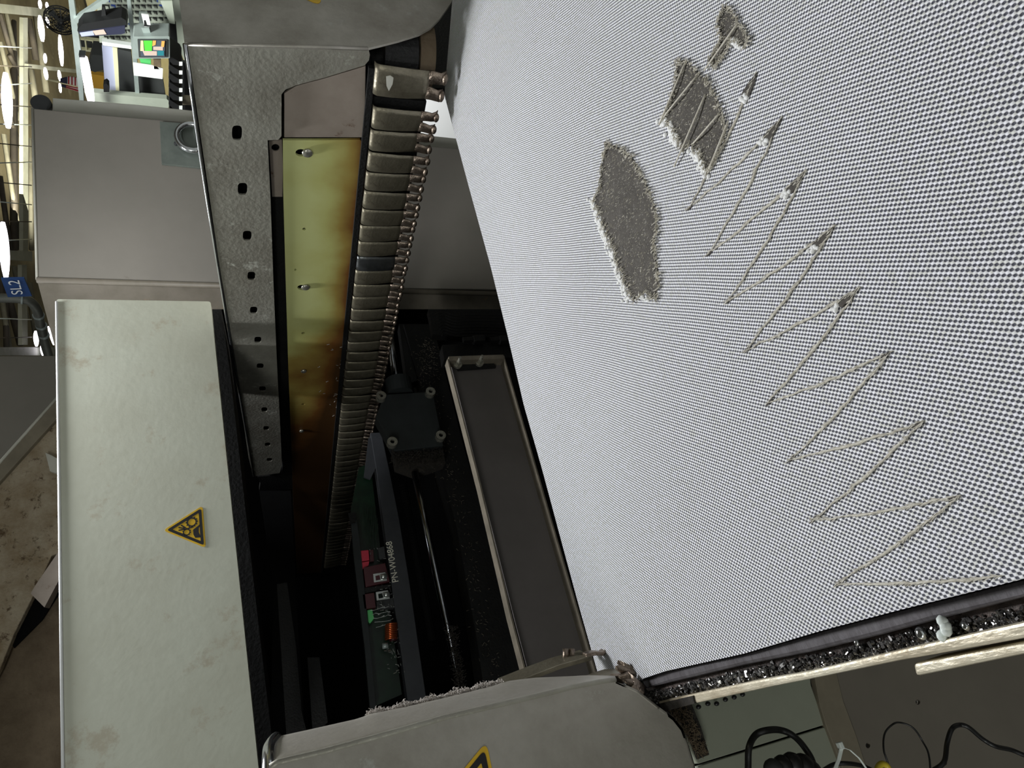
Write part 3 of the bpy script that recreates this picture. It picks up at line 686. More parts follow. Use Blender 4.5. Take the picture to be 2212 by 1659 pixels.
tube('end_roll', spline([U(579, 1690, 'y', YL + .002), U(580, 1640, 'y', YL + .02), U(583, 1612, 'y', YL + .05), U(596, 1594, 'y', YL + .10)], 6), .006, M['chrome'], 10, parent=lh, label='bright rounded upper end')
# end cap around the profile returning backwards
pr = UU(prof_px, 'y', YL); V = []
for p in pr: V += [p, p + Vector((0, .10, 0))]
o_ = add('lower_flange', V, [(2 * i, 2 * i + 1, 2 * i + 3, 2 * i + 2) for i in range(len(pr) - 1)], M['steel'], parent=lh, smooth=True); sd = o_.modifiers.new('thick', 'SOLIDIFY'); sd.thickness = .003
warning_sticker(None, None, (898, 1788), (1050, 1602), (1100, 1842), lh, 'y', YL, mark='bolt')
# lint along its far edge
geo = []
lp = res([(797, 1543), (868, 1527), (930, 1512), (980, 1500), (1030, 1487), (1080, 1473)], 60)
for k in range(1500):
    x, y = random.choice(lp); x += random.gauss(0, 4); hgt = abs(random.gauss(0, 4.5)) * (1 + .7 * math.sin(x * .11))
    p = U(x, y - hgt * .6, 'y', YL + .10 + random.uniform(-.004, .012)); d = Vector((random.gauss(0, 1), random.gauss(0, 1), random.gauss(0, 1))).normalized() * random.uniform(.0012, .004)
    geo.append(tube_geo([p, p + d * .5 + Vector((.0005, 0, .0005)), p + d], [.0006, .0005, .0003], 3, False))
v, f = merge(geo); add('lint_fringe', v, f, M['lint'], kind='stuff', label='fluffy pale lint along the far edge of the lower housing', cat='lint')
# clips held in the lower housing
def bent_plate(name, pts, wid, thick, m, parent):
    """strip of metal following pts (world), width along wid vector"""
    V = []; n = len(pts)
    for i, p in enumerate(pts):
        t = (pts[min(i + 1, n - 1)] - pts[max(i - 1, 0)]).normalized(); w_ = wid[i] if isinstance(wid, list) else wid; nn_ = t.cross(w_).normalized() * thick / 2
        V += [p - w_ / 2 - nn_, p + w_ / 2 - nn_, p + w_ / 2 + nn_, p - w_ / 2 + nn_]
    Fc = [(0, 1, 2, 3), tuple((n - 1) * 4 + k for k in (3, 2, 1, 0))]
    for i in range(n - 1):
        for k in range(4): a = i * 4 + k; b2_ = i * 4 + (k + 1) % 4; Fc.append((a, b2_, b2_ + 4, a + 4))
    return add(name, V, Fc, m, parent=parent, smooth=False, bevel=.0008)
LG = 'steel clips at the lower housing'
lc = thing('gripper_clip', U(1200, 1435, 'y', .84), 'long bent steel clip reaching from the lower housing to the fabric corner', 'clip', LG)
yv = Vector((0.004, .035, 0))
bent_plate('clip_plate', [U(x, y, 'y', .83) for x, y in ((1085, 1478), (1110, 1468), (1150, 1452), (1200, 1433), (1240, 1422), (1265, 1415))], Vector((.0125, .03, 0)), .006, M['clip'], lc)
for x, y, dx_ in ((1280, 1412, 0), (1262, 1413, -1)):
    pass
for dY in (-.010, .010):
    bent_plate('prong', [U(1262, 1415, 'y', .83 + dY), U(1282, 1410, 'y', .83 + dY), U(1298, 1411, 'y', .83 + dY), U(1308, 1404, 'y', .83 + dY), U(1309, 1396, 'y', .83 + dY)], Vector((.004, .012, 0)), .005, M['prong'], lc)
for x in (1222, 1235):
    v, f = tube_geo([U(x, 1424, 'y', .835), U(x, 1402, 'y', .835)], .0045, 8); add('pin', v, f, M['prong'], parent=lc, smooth=True)
lc2 = thing('gripper_clip', U(1330, 1460, 'y', .76), 'short twisted steel clip with two curled prongs at the fabric corner', 'clip', LG)
bent_plate('clip_plate', [U(x, y, 'y', .79) for x, y in ((1275, 1474), (1298, 1464), (1322, 1457), (1344, 1456))], Vector((.012, .03, .004)), .006, M['clip'], lc2)
bent_plate('prong', [U(x, y, 'y', yy) for x, y, yy in ((1330, 1466, .77), (1350, 1463, .76), (1362, 1452, .755), (1359, 1440, .755), (1346, 1436, .76))], Vector((.010, .004, .012)), .006, M['prong'], lc2)
bent_plate('prong', [U(x, y, 'y', yy) for x, y, yy in ((1346, 1470, .755), (1366, 1462, .745), (1378, 1474, .74), (1379, 1490, .735), (1371, 1499, .735))], Vector((.012, .004, .008)), .006, M['prong'], lc2)
for x, y, yy, rx, rz in ((1350, 1448, .757, .010, .013), (1371, 1478, .742, .009, .014)):
    v, f = ell_geo(U(x, y, 'y', yy), .005, .005, rz, Matrix.Rotation(.5, 3, 'Y'), 10, 8); add('prong_knob', v, f, M['prong'], parent=lc2, smooth=True)

# ================================================================== CREAM GUARD PANEL
PC = plane(400, 1140, 1.45, 75, -3083)
cg = thing('machine_guard', U(300, 1100, *PC), 'tall cream painted machine guard with a small yellow warning triangle', 'machine guard')
def rr_px(P_, r_):
    out = []
    for i in range(len(P_)):
        p = Vector(P_[i]); a = Vector(P_[i - 1]); c = Vector(P_[(i + 1) % len(P_)]); da = (a - p).normalized() * r_; dc = (c - p).normalized() * r_
        for k in range(5): t = k / 4; out.append(tuple(p + da * (1 - t) ** 2 + dc * t ** 2))
    return out
slab('cover', UU(rr_px([(122, 646), (455, 651), (572, 1790), (138, 1790)], 6), *PC), .03, M['cream'], parent=cg, bevel=.003)
SG = -1
warning_sticker(None, None, (352, 1146), (438, 1092), (445, 1184), cg, *PC)
tube('edge_roll', [U(122.5, 652, *PC) - PC[0] * .001, U(138, 1790, *PC) - PC[0] * .001], .003, M['white'], 8, parent=cg, label='bright white edge')  # thin white strip, paler than the cover
PC2 = (PC[0], PC[1] + PC[0] * .10)
slab('guard_return', UU([(452, 668), (478, 668), (500, 830), (530, 1100), (562, 1380), (600, 1700), (566, 1790), (545, 1790)], *PC2), .25, M['pitgrey'], label='dark grey return wall right of the cream guard', cat='machine wall')

# ================================================================== TAUPE CABINET
PB = plane(600, 450, 2.3, -205, -9950)
cb = thing('control_cabinet', U(300, 450, *PB), 'big taupe painted machine cabinet behind the perforated housing', 'cabinet')
slab('front', UU([(70, 234), (240, 250), (430, 266), (700, 297), (1000, 322), (1200, 345), (1250, 640), (1080, 625), (460, 617), (80, 605)], *PB), .02, M['cabinet'], parent=cb, bevel=.003)
tube('front_corner', [U(80, 605, *PB), U(1250, 640, *PB)], .010, M['cabinet_side'], 8, parent=cb)
cr0 = U(80, 605, *PB) - CAM; h2 = hdir(773, 3376); n2 = h2.cross(Vector((0, 0, 1))); n2 = n2 if n2.dot(cr0) > 0 else -n2
PS = (n2, cr0)
slab('side', UU([(80, 605), (460, 617), (1080, 625), (1250, 640), (1270, 675), (1090, 668), (478, 668), (478, 860), (148, 860)], *PS), .02, M['cabinet_side'], parent=cb, label='dirty narrow side')
tube('edge_highlight', [U(70, 234, *PB), U(80, 604, *PB)], .004, M['trim'], 8, parent=cb)
PB2 = (PB[0], PB[1] + PB[0] * .05)
slab('cabinet_lid', UU([(113, 211), (300, 226), (430, 240), (700, 268), (960, 296), (1200, 322), (1210, 350), (1000, 335), (430, 272), (113, 242)], *PB2), .05, M['trim'], parent=cb, bevel=.003, label='pale trim along the cabinet edge')
PB3 = (PB[0], PB[1] - PB[0] * .012)
lpz = thing('lifting_plate', U(390, 310, *PB3), 'square zinc plate with a chromed lifting ring on the taupe cabinet', 'lifting plate')
M['zinc'] = mat('zinc_plate', (128, 136, 128), (104, 112, 106), 10, .45, .3, c3=(60, 62, 58), s3=22, t3=.62)
slab('plate', UU([(345, 262), (426, 268), (450, 268), (455, 365), (437, 363), (349, 354)], *PB3), .010, M['zinc'], parent=lpz, bevel=.001)
rc = U(418, 303, *PB3) - PB3[0] * .02; hx = hdir(-205, -9950); ring = []
for k in range(33):
    a = 2 * math.pi * k / 32; ring.append(rc + (hx * math.cos(a) + Vector((0, 0, 1)) * math.sin(a)) * .050)
v, f = tube_geo(ring, .0105, 12, False); add('ring', v, f, M['chrome'], parent=lpz, smooth=True)
v, f = ell_geo(U(380, 311, *PB3) - PB3[0] * .002, .008, .008, .006); add('dimple', v, f, M['darkgrey'], parent=lpz, smooth=True)
kn = U(90, 222, *PB2); v, f = merge([tube_geo([kn + Vector((0, 0, -.02)), kn + Vector((0, 0, .0))], .02, 12), ell_geo(kn + Vector((0, 0, 0)), .012, .03, .03, None, 16, 8)])
v, f = tube_geo([U(88, 222, *PB2) + PB2[0] * .02, U(88, 222, *PB2) - PB2[0] * .0], .030, 24)
add('round_cap', v, f, M['darkgrey'], smooth=False, label='dark grey round cap behind the upper corner of the taupe cabinet', cat='cap')

# ================================================================== PIT CONTENTS
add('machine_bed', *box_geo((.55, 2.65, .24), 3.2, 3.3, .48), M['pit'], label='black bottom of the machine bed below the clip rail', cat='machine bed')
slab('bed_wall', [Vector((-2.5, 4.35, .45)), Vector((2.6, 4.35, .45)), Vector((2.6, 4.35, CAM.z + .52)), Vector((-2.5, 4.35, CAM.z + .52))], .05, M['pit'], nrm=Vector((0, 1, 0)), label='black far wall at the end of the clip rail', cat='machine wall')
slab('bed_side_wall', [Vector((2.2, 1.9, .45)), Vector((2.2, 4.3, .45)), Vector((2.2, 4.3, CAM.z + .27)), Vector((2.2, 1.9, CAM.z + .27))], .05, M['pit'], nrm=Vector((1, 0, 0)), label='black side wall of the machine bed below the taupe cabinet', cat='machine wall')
slab('sky_light_blocker', [Vector((-1.2, 1.68, CAM.z + .42)), Vector((.95, 1.68, CAM.z + .42)), Vector((.95, 4.34, CAM.z + .42)), Vector((-1.2, 4.34, CAM.z + .42))], .03, M['pit'], nrm=Vector((0, 0, 1)), label='hidden black sheet added behind the cream guard to block sky light', cat='machine wall')  # added sheet, keeps sky light off the far part of the pit
slab('side_light_blocker', [Vector((-1.25, 1.0, 0)), Vector((-1.25, 4.35, 0)), Vector((-1.25, 4.35, CAM.z + .42)), Vector((-1.25, 1.0, CAM.z + .42))], .04, M['pit'], nrm=Vector((-1, 0, 0)), label='unseen black sheet added beyond the lower housing to block side light', cat='machine wall')  # added out of view, stops world light entering the pit sideways
# shallow tray
YT = 1.5
tr = thing('cable_tray', U(1120, 1100, 'y', YT), 'long dark grey sheet metal tray beside the white fabric edge', 'tray')
slab('tray_back', UU([(972, 778), (1083, 772), (1130, 930), (1200, 1170), (1262, 1380), (1290, 1480), (1160, 1520), (1110, 1330), (1040, 1050)], 'y', YT), .006, M['tray'], parent=tr)
def rib(name, px, m, w_=.006, dep=.035, **k):
    P_ = UU(px, 'y', YT - dep); Q_ = UU(px, 'y', YT); V = []
    for p in P_: V += [p, Vector((p.x, YT + CAM.y, p.z)), Vector((p.x, YT + CAM.y, p.z + w_)), p + Vector((0, 0, w_))]
    Fc = [(0, 1, 2, 3), tuple((len(P_) - 1) * 4 + q for q in (3, 2, 1, 0))]
    for i in range(len(P_) - 1):
        for q in range(4): a = i * 4 + q; c_ = i * 4 + (q + 1) % 4; Fc.append((a, c_, c_ + 4, a + 4))
    return add(name, V, Fc, m, parent=tr, **k)
rib('tray_lip', [(969, 775), (1040, 1050), (1106, 1330), (1145, 1480), (1158, 1540)], M['trayedge'], .004, label='pale thin lip')
rib('tray_lip', [(1089, 768), (1136, 930), (1206, 1170), (1268, 1380), (1300, 1490)], M['trayedge'], .004, label='pale thin lip')
slab('tray_end', UU([(969, 770), (1087, 766), (1090, 775), (971, 779)], 'y', YT - .035), .035, M['trayedge'], parent=tr)
slab('clamp_plate', UU([(984, 786), (1062, 780), (1072, 792), (990, 798)], 'y', YT - .012), .01, M['black'], parent=tr)
for x, y in ((988, 789), (1035, 785)):
    p = U(x, y, 'y', YT - .014); v, f = merge([tube_geo([p, p - Vector((0, .008, 0))], .013, 14), tube_geo([p, p - Vector((0, .020, 0))], .008, 6), tube_geo([p, p - Vector((0.0, .04, .0))], .0045, 8)])
    add('tray_bolt', v, f, M['bolt'], parent=tr)
# black beams
slab('support_beam', UU([(872, 700), (935, 700), (960, 800), (1000, 960), (1050, 1130), (1100, 1330), (1135, 1500), (1050, 1520), (1030, 1380), (985, 1130), (950, 1010), (905, 820)], 'y', 1.93), .10, M['pitgrey'], label='dark steel beam with lint specks left of the grey tray', cat='beam')
geo = []
for k in range(420):
    t = random.random(); x = 915 + t * 150 + random.gauss(0, 12); y = 720 + t * 740
    if random.random() < .4: x, y = random.gauss(925, 14), random.gauss(785, 28)
    p = U(x, y, 'y', 1.925); a = random.uniform(0, 6.28); l_ = random.uniform(.003, .010); geo.append(tube_geo([p, p + Vector((math.cos(a) * l_, -.002, math.sin(a) * l_))], .0006, 3, False))
v, f = merge(geo); add('beam_lint', v, f, M['trayedge'], kind='stuff', label='fine lint threads scattered on the dark support beam', cat='lint')
YG = 1.86
mb = thing('bearing_block', U(885, 900, 'y', YG), 'dark slate bearing block held by four socket head bolts', 'bearing block')
slab('block_plate', UU([(830, 852), (935, 846), (958, 962), (852, 974), (812, 900)], 'y', YG - .03), .05, M['blockgrey'], parent=mb, bevel=.002)
v, f = tube_geo([U(862, 838, 'y', YG - .01) + Vector((.03, 0, 0)), U(864, 852, 'y', YG - .01)], .045, 24); add('collar', v, f, M['blockgrey'], parent=mb, smooth=False)
for x, y in ((822, 861), (928, 852), (950, 946), (846, 960)):
    p = U(x, y, 'y', YG - .03); R0 = .0165
    v, f = tube_geo([p, p - Vector((0, .022, 0))], [R0, R0], 20, False)
    # socket head: ring face and recessed hexagon
    q = p - Vector((0, .022, 0)); o0 = len(v); V = list(v); Fc = list(f)
    hexr = [q + Vector((math.cos(2 * math.pi * k / 20) * R0 * .42, 0, math.sin(2 * math.pi * k / 20) * R0 * .42)) for k in range(20)]
    V2, F2 = slab_geo([q + Vector((math.cos(2 * math.pi * k / 20) * R0, 0, math.sin(2 * math.pi * k / 20) * R0)) for k in range(20)], .008, holes=[hexr], nrm=Vector((0, 1, 0)))
    V, Fc = merge([(V, Fc), (V2, F2)]); add('socket_bolt', V, Fc, M['bolt'], parent=mb)
v, f = tube_geo([U(842, 720, 'y', YG), U(850, 780, 'y', YG), U(862, 850, 'y', YG)], .0135, 14); add('guide_rod', v, f, M['rod'], smooth=True, label='short steel rod entering the far side of the bearing block', cat='rod', group='guide rods')
v, f = tube_geo([U(896, 1020, 'y', YG), U(945, 1250, 'y', YG), U(1000, 1500, 'y', YG)], .0115, 14); add('guide_rod', v, f, M['rod'], smooth=True, label='long polished steel rod running from the bearing block to the lower housing', cat='rod', group='guide rods')
geo = []
for k in range(1100):
    if k < 600: x, y = random.uniform(845, 955), random.gauss(985, 11) - (0 if True else 0)
    else: x, y = 985 + random.gauss(0, 8), random.uniform(1350, 1490); x = 975 + (y - 1350) * .16 + random.gauss(0, 6)
    p = U(x, y, 'y', 1.84); d = Vector((random.gauss(0, 1), random.gauss(0, 1), random.gauss(0, 1))).normalized() * random.uniform(.004, .011)
    geo.append(tube_geo([p, p + d * .5 + Vector((0, 0, .001)), p + d], .0011, 3, False))
v, f = merge(geo); add('grease_lint', v, f, M['darklint'], kind='stuff', label='matted dark lint below the bearing block and along the rod', cat='lint')
slab('lint_shelf', UU([(850, 968), (955, 960), (962, 1000), (900, 1022), (856, 1006)], 'y', YG), .05, M['darklint'], label='lint-caked black shelf under the bearing block', cat='shelf')
# screw spindle and ribbed cable beside it
geo = []
for k in range(60):
    t = k / 59; p = U(872 + t * 62, 1050 + t * 330, 'y', 2.0); geo.append(tube_geo([p - Vector((.004, 0, 0)), p + Vector((.004, 0, 0))], .012, 8))
v, f = merge(geo); add('lead_screw', v, f, M['pit'], label='black ribbed spindle left of the long polished rod', cat='spindle')
slab('bed_rib', UU([(862, 700), (880, 700), (905, 820), (880, 830)], 'y', 1.95), .05, M['black'], label='black rib beside the short rod', cat='rib')
# wire loom and hex adjusters at the cabinet foot
for k in range(8):
    y0 = 672 + k * 6.4; pts = [U(940 + k * 2, y0 + 6 + k * .5, 'y', 1.66), U(962, y0 + 2, 'y', 1.66), U(985, y0 + 9, 'y', 1.66), U(1050, y0 + 9, 'y', 1.66), U(1110, y0 + 12, 'y', 1.66)]
    v, f = tube_geo(spline(pts, 5), .0028, 6)
    if k == 0: wl = thing('wire_loom', U(1000, 690, 'y', 1.66), 'bundle of thin dark wires under the taupe cabinet', 'wires')
    add('wire', v, f, M['pitgrey'], parent=wl, smooth=True)
slab('wire_guard', UU([(925, 668), (1110, 668), (1130, 730), (1000, 728), (935, 722), (930, 690)], 'y', 1.70), .03, M['black'], label='black guard plate behind the thin wires', cat='plate')
hb = slab('adjuster_bracket', UU([(955, 745), (1100, 738), (1112, 772), (960, 776)], 'y', 1.60), .05, M['pitgrey'], label='dark bracket with hex adjusters at the top of the grey tray', cat='bracket')
for x0, x1 in ((1000, 1022), (1022, 1045), (1058, 1078), (1078, 1100)):
    v, f = tube_geo([U(x0, 735, 'y', 1.58), U(x1, 733, 'y', 1.58)], .016 if x0 in (1022, 1078) else .010, 6); add('hex_adjuster', v, f, M['pitgrey'], parent=hb)
slab('rib_plate', UU([(560, 1060), (628, 1060), (640, 1300), (660, 1600), (585, 1600), (590, 1250)], 'y', 2.6), .04, M['pit'], label='black upright plate below the perforated housing', cat='plate')
slab('pit_rail', UU([(598, 1262), (620, 1258), (640, 1400), (652, 1540), (668, 1600), (620, 1610)], 'y', 2.3), .05, M['black'], label='dark upright rail right of the cream guard return', cat='rail')
slab('pit_rail', UU([(664, 1420), (690, 1420), (708, 1560), (676, 1590)], 'y', 2.2), .03, M['black'], label='short dark rail near the lower housing edge', cat='rail')

# ------------------------------------------------------------------ circuit board unit
YP = 2.1
pu = thing('circuit_unit', U(830, 1250, 'y', YP), 'narrow circuit unit with red and maroon parts and a slate bar marked PN-W04868', 'circuit unit')
slab('board', UU([(775, 1010), (800, 1000), (822, 1190), (842, 1320), (868, 1500), (800, 1530), (790, 1380), (768, 1200), (758, 1100)], 'y', YP + .03), .004, M['pcb'], parent=pu)
slab('label_bar', UU([(800, 935), (824, 934), (842, 1020), (862, 1120), (885, 1260), (905, 1400), (922, 1515), (882, 1525), (868, 1420), (848, 1280), (830, 1140), (812, 1010)], 'y', YP), .05, M['bargrey'], parent=pu, bevel=.002)
slab('end_wing', UU([(796, 945), (806, 950), (812, 1010), (800, 1035), (786, 1030)], 'y', YP + .005), .01, M['bargrey'], parent=pu)
slab('side_bar', UU([(757, 1110), (768, 1108), (778, 1180), (790, 1300), (800, 1400), (812, 1530), (800, 1540), (788, 1400), (776, 1300), (764, 1200)], 'y', YP - .005), .02, M['blockgrey'], parent=pu)
tx0 = U(861, 1257, 'y', YP - .0006); tx1 = U(846, 1169, 'y', YP - .0006); rgt = (tx1 - tx0); wtx = rgt.length; rgt.normalize()
upv = rgt.cross(Vector((0, 1, 0))); upv = upv if upv.z > 0 else -upv
V, Fc = text_geo('PN-W04868', 0.1, Vector((0, 0, 0)), Vector((1, 0, 0)), Vector((0, 1, 0)))
wx = max(q.x for q in V); hgt = max(q.y for q in V); V = [tx0 + rgt * (q.x / wx * wtx) + upv * (q.y / hgt * .0205) + Vector((0, q.z, 0)) for q in V]
add('lettering', V, Fc, M['text'], parent=pu, label='cream lettering PN-W04868')
def comp(name, px, m, dep=.03, th=.03, **k): return slab(name, UU(px, 'y', YP + .03 - dep), th, m, parent=pu, bevel=.001, **k)
comp('capacitor', [(774, 1190), (796, 1188), (798, 1210), (777, 1213)], M['capred'], label='bright red square capacitor')
comp('capacitor', [(777, 1215), (798, 1212), (796, 1222), (782, 1230)], M['capred'], label='bright red square capacitor')
comp('capacitor', [(797, 1188), (806, 1187), (808, 1212), (799, 1214)], M['relay'], dep=.02)
comp('relay', [(785, 1226), (832, 1216), (842, 1256), (790, 1268)], M['relay'], dep=.038, th=.036, label='large maroon relay')
comp('relay', [(783, 1284), (808, 1280), (812, 1312), (787, 1316)], M['relay'], dep=.035, th=.034, label='maroon relay')
comp('relay_base', [(786, 1270), (844, 1262), (844, 1270), (788, 1282)], M['black'], dep=.03)
comp('terminal', [(793, 1318), (804, 1316), (808, 1336), (800, 1346), (795, 1344)], M['lime'], dep=.025, label='light green terminal')
comp('terminal', [(812, 1300), (852, 1290), (852, 1312), (816, 1318)], M['darkgrey'], dep=.02)
comp('module', [(816, 1184), (830, 1180), (833, 1204), (820, 1208)], M['darkgrey'], dep=.03)
for cx, cy in ((818, 1248), (824, 1287)):
    v, f = slab_geo(UU([(cx - 12, cy - 8), (cx + 14, cy - 12), (cx + 18, cy + 6), (cx - 10, cy + 10)], 'y', YP - .012), .006, holes=[UU([(cx - 7, cy - 4), (cx + 2, cy - 6), (cx + 4, cy + 4), (cx - 6, cy + 6)], 'y', YP - .012)]); add('tin_clip', v, f, M['solder'], parent=pu)
    v, f = tube_geo([U(cx + 4, cy - 1, 'y', YP - .014), U(cx + 17, cy - 4, 'y', YP - .014)], .009, 10); add('fuse', v, f, M['solder'], parent=pu, smooth=True)
pts = []
for k in range(0, 9 * 16 + 1):
    a = 2 * math.pi * k / 16; t = k / (9 * 16); p = U(845, 1347 + t * 35, 'y', YP + .0); pts.append(p + Vector((0, math.cos(a) * .016, math.sin(a) * .018)))
v, f = tube_geo(pts, .0026, 6); cl = add('coil', v, f, M['copper'], parent=pu, smooth=True, label='orange copper coil')
v, f = tube_geo([U(843, 1346, 'y', YP), U(849, 1384, 'y', YP)], .012, 10); add('coil_core', v, f, M['relay'], parent=cl)
v, f = tube_geo([U(826, 1396, 'y', YP - .01), U(838, 1394, 'y', YP - .01)], .0085, 12); add('small_capacitor', v, f, M['alu'], parent=pu, smooth=True)
geo = []
for k in range(90):
    y = random.uniform(1185, 1460); x = 806 + (y - 1185) * .17 + random.uniform(-10, 26); p = U(x, y, 'y', YP - random.uniform(-.01, .006)); l_ = random.uniform(.003, .012)
    a = random.choice((0, 1.57)) + random.gauss(0, .2); geo.append(tube_geo([p, p + Vector((math.cos(a) * l_, 0, math.sin(a) * l_))], .0012, 5))
for k in range(5):
    y = 1318 + k * 9; geo.append(tube_geo([U(800 + k * 3 + j * 8, y - j * 1.5 + random.uniform(-2, 2), 'y', YP - .005) for j in range(6)], .0009, 5))
v, f = merge(geo); add('solder_leads', v, f, M['solder'], parent=pu, kind='stuff')
geo = []
for k in range(46):
    x, y = random.uniform(788, 812), random.uniform(1085, 1160); x += (y - 1085) * .12; geo.append(tube_geo([U(x, y, 'y', YP + .01), U(x + random.uniform(-5, 2), y + 26, 'y', YP + .01)], .0009, 4))
v, f = merge(geo); add('green_wires', v, f, M['pcb'], parent=pu, kind='stuff')
for k, (x, y) in enumerate(((760, 1115),)): slab('hook_clip', UU([(752, 1108), (770, 1108), (768, 1128), (756, 1130)], 'y', YP - .02), .006, M['pitgrey'], parent=pu)

# ================================================================== LOWER RIGHT UNDERSIDE
YU = .78
ZU = U(1752, 1480, 'y', YU).z - CAM.z
uf = thing('lower_cabinet', U(1900, 1600, 'y', YU), 'grey-green and brown sheet metal cabinet under the bright rail', 'cabinet')
un = slab('side_plate', UU([(1430, 1490), (1748, 1440), (1752, 1480), (1766, 1520), (1780, 1566), (1508, 1650), (1480, 1600)], 'y', YU), .01, M['green'], parent=uf, label='grey-green sheet', bevel=.001)
slab('side_plate', UU([(1508, 1655), (1783, 1570), (1816, 1658), (1842, 1740), (1520, 1760)], 'y', YU), .01, M['green'], parent=uf, label='lighter grey-green sheet', bevel=.001)
slab('panel_backing', UU([(1400, 1470), (1765, 1420), (1850, 1760), (1490, 1790)], 'y', YU + .03), .01, M['pit'], parent=uf)
slab('flange_strip', UU([(1756, 1440), (1802, 1432), (1822, 1515), (1850, 1590), (1872, 1659), (1900, 1740), (1846, 1740), (1820, 1659), (1784, 1566), (1770, 1518)], 'y', YU - .005), .01, M['tan'], parent=uf, label='tan flange', bevel=.001)
PT = ZU - .05
hp = [UU(ngon(1983, 1516, 5, 6.5, 12), 'y', YU + .0), UU(ngon(1875, 1610, 5, 6.5, 12), 'y', YU), UU(ngon(2041, 1648, 5, 6, 12), 'y', YU)]
slab('brown_panel', UU([(1800, 1425), (2330, 1300), (2400, 1780), (1890, 1780), (1872, 1659), (1850, 1590), (1822, 1515)], 'y', YU), .006, M['traybrown'], holes=hp, parent=uf, label='brown-grey sheet with round holes')
slab('lint_strip', UU([(1436, 1532), (1494, 1520), (1514, 1570), (1532, 1630), (1508, 1640), (1492, 1600), (1470, 1560)], 'y', YU - .012), .004, M['darklint'], label='dark strip of matted lint between lower housing and green panel', cat='lint strip')
geo = []
for k in range(500):
    t = random.random(); x = 1465 + t * 52 + random.uniform(-24, 22) * (1 - t * .5); y = 1530 + t * 100; p = U(x, y, 'y', YU - .014); d = Vector((random.gauss(0, 1), -abs(random.gauss(0, .4)), random.gauss(0, 1))) * .0025
    geo.append(tube_geo([p, p + d * .6, p + d], .0004, 3, False))
v, f = merge(geo); add('lint_hairs', v, f, M['rust2'], kind='stuff', label='loose brown hairs on the dark lint strip', cat='lint')
for k, (x, y) in enumerate(((1509, 1527), (1529, 1520), (1548, 1520), (1567, 1511), (1586, 1506), (1604, 1500))):
    v, f = ell_geo(U(x, y, 'y', YU - .006), .0028, .003, .0035, None, 10, 8)
    p0_ = U(x, y, 'y', YU - .006); add('oil_drop', v, f, M['rubber'], smooth=True, label='black oil drop under the bright rail, %s from the lint strip' % ['first', 'second', 'third', 'fourth', 'fifth', 'sixth'][k], cat='oil drop', group='oil drops under the bright rail')
YQ = .66
def cable(px, rad, m, lab, cat='cable', name='cable', y=YQ, group=None):
    return tube(name, spline([U(a, c, 'y', y + (i % 2) * .004) for i, (a, c) in enumerate(px)], 6), rad, M[m], 10, label=lab, cat=cat, group=group)
cable([(1614, 1740), (1616, 1659), (1618, 1615), (1632, 1588), (1655, 1578), (1685, 1577), (1712, 1588), (1738, 1615), (1758, 1655), (1766, 1740)], .0034, 'rubber', 'thick black cable arched at the bottom in front of the green panel')
cable([(1925, 1740), (1920, 1659), (1909, 1620), (1911, 1585), (1928, 1565), (1945, 1561), (1972, 1572), (1992, 1600), (2008, 1640), (2010, 1740)], .0010, 'rubber', 'thin black wire loop in front of the brown sheet', 'wire', 'thin_wire')
cable([(1990, 1675), (2020, 1662), (2040, 1644), (2046, 1605), (2056, 1575), (2072, 1566), (2092, 1571), (2122, 1596), (2150, 1612), (2185, 1620), (2230, 1636), (2330, 1650)], .0026, 'rubber', 'black cable snaking off to the right edge')
cable([(1770, 1670), (1800, 1652), (1830, 1649), (1865, 1655), (1900, 1672)], .0022, 'rubber', 'black cable passing behind the white cable tie at the bottom edge')
zt_ = thing('cable_tie', U(1815, 1630, 'y', YQ - .02), 'white nylon cable tie with its square head upward', 'cable tie')
p = U(1815, 1611, 'y', YQ - .02); add('head', *box_geo(p, .007, .006, .005), M['ziptie'], parent=zt_, bevel=.0008)
bent_plate('strap', [U(x, y, 'y', YQ - .02) for x, y in ((1818, 1614), (1812, 1640), (1800, 1670), (1785, 1720))], Vector((.0015, .001, .0042)), .0012, M['ziptie'], zt_)
bent_plate('tail', [U(x, y, 'y', YQ - .02) for x, y in ((1818, 1614), (1836, 1620), (1856, 1638), (1875, 1665), (1885, 1720))], Vector((.001, .001, .002)), .001, M['ziptie'], zt_)
tube('yellow_cable', spline([U(1890, 1700, 'y', YQ - .01), U(1896, 1660, 'y', YQ - .01), U(1908, 1650, 'y', YQ - .01), U(1920, 1662, 'y', YQ - .01), U(1924, 1700, 'y', YQ - .01)], 6), .0032, M['cableyellow'], 10, label='short yellow wire bend at the bottom edge right of the cable tie', cat='wire')
cn = thing('cable_connector', U(1710, 1655, 'y', YQ - .01), 'black ribbed cable connector under the arched cable', 'connector')
for i_, (x, y, s_) in enumerate(((1672, 1664, .011), (1692, 1656, .011), (1712, 1652, .012), (1735, 1656, .0125), (1752, 1668, .012))):
    v, f = ell_geo(U(x, y, 'y', YQ - .01), s_, s_, s_ * .9, None, 14, 10); add('connector_ring', v, f, M['rubber'] if i_ else M['darkgrey'], parent=cn, smooth=True)

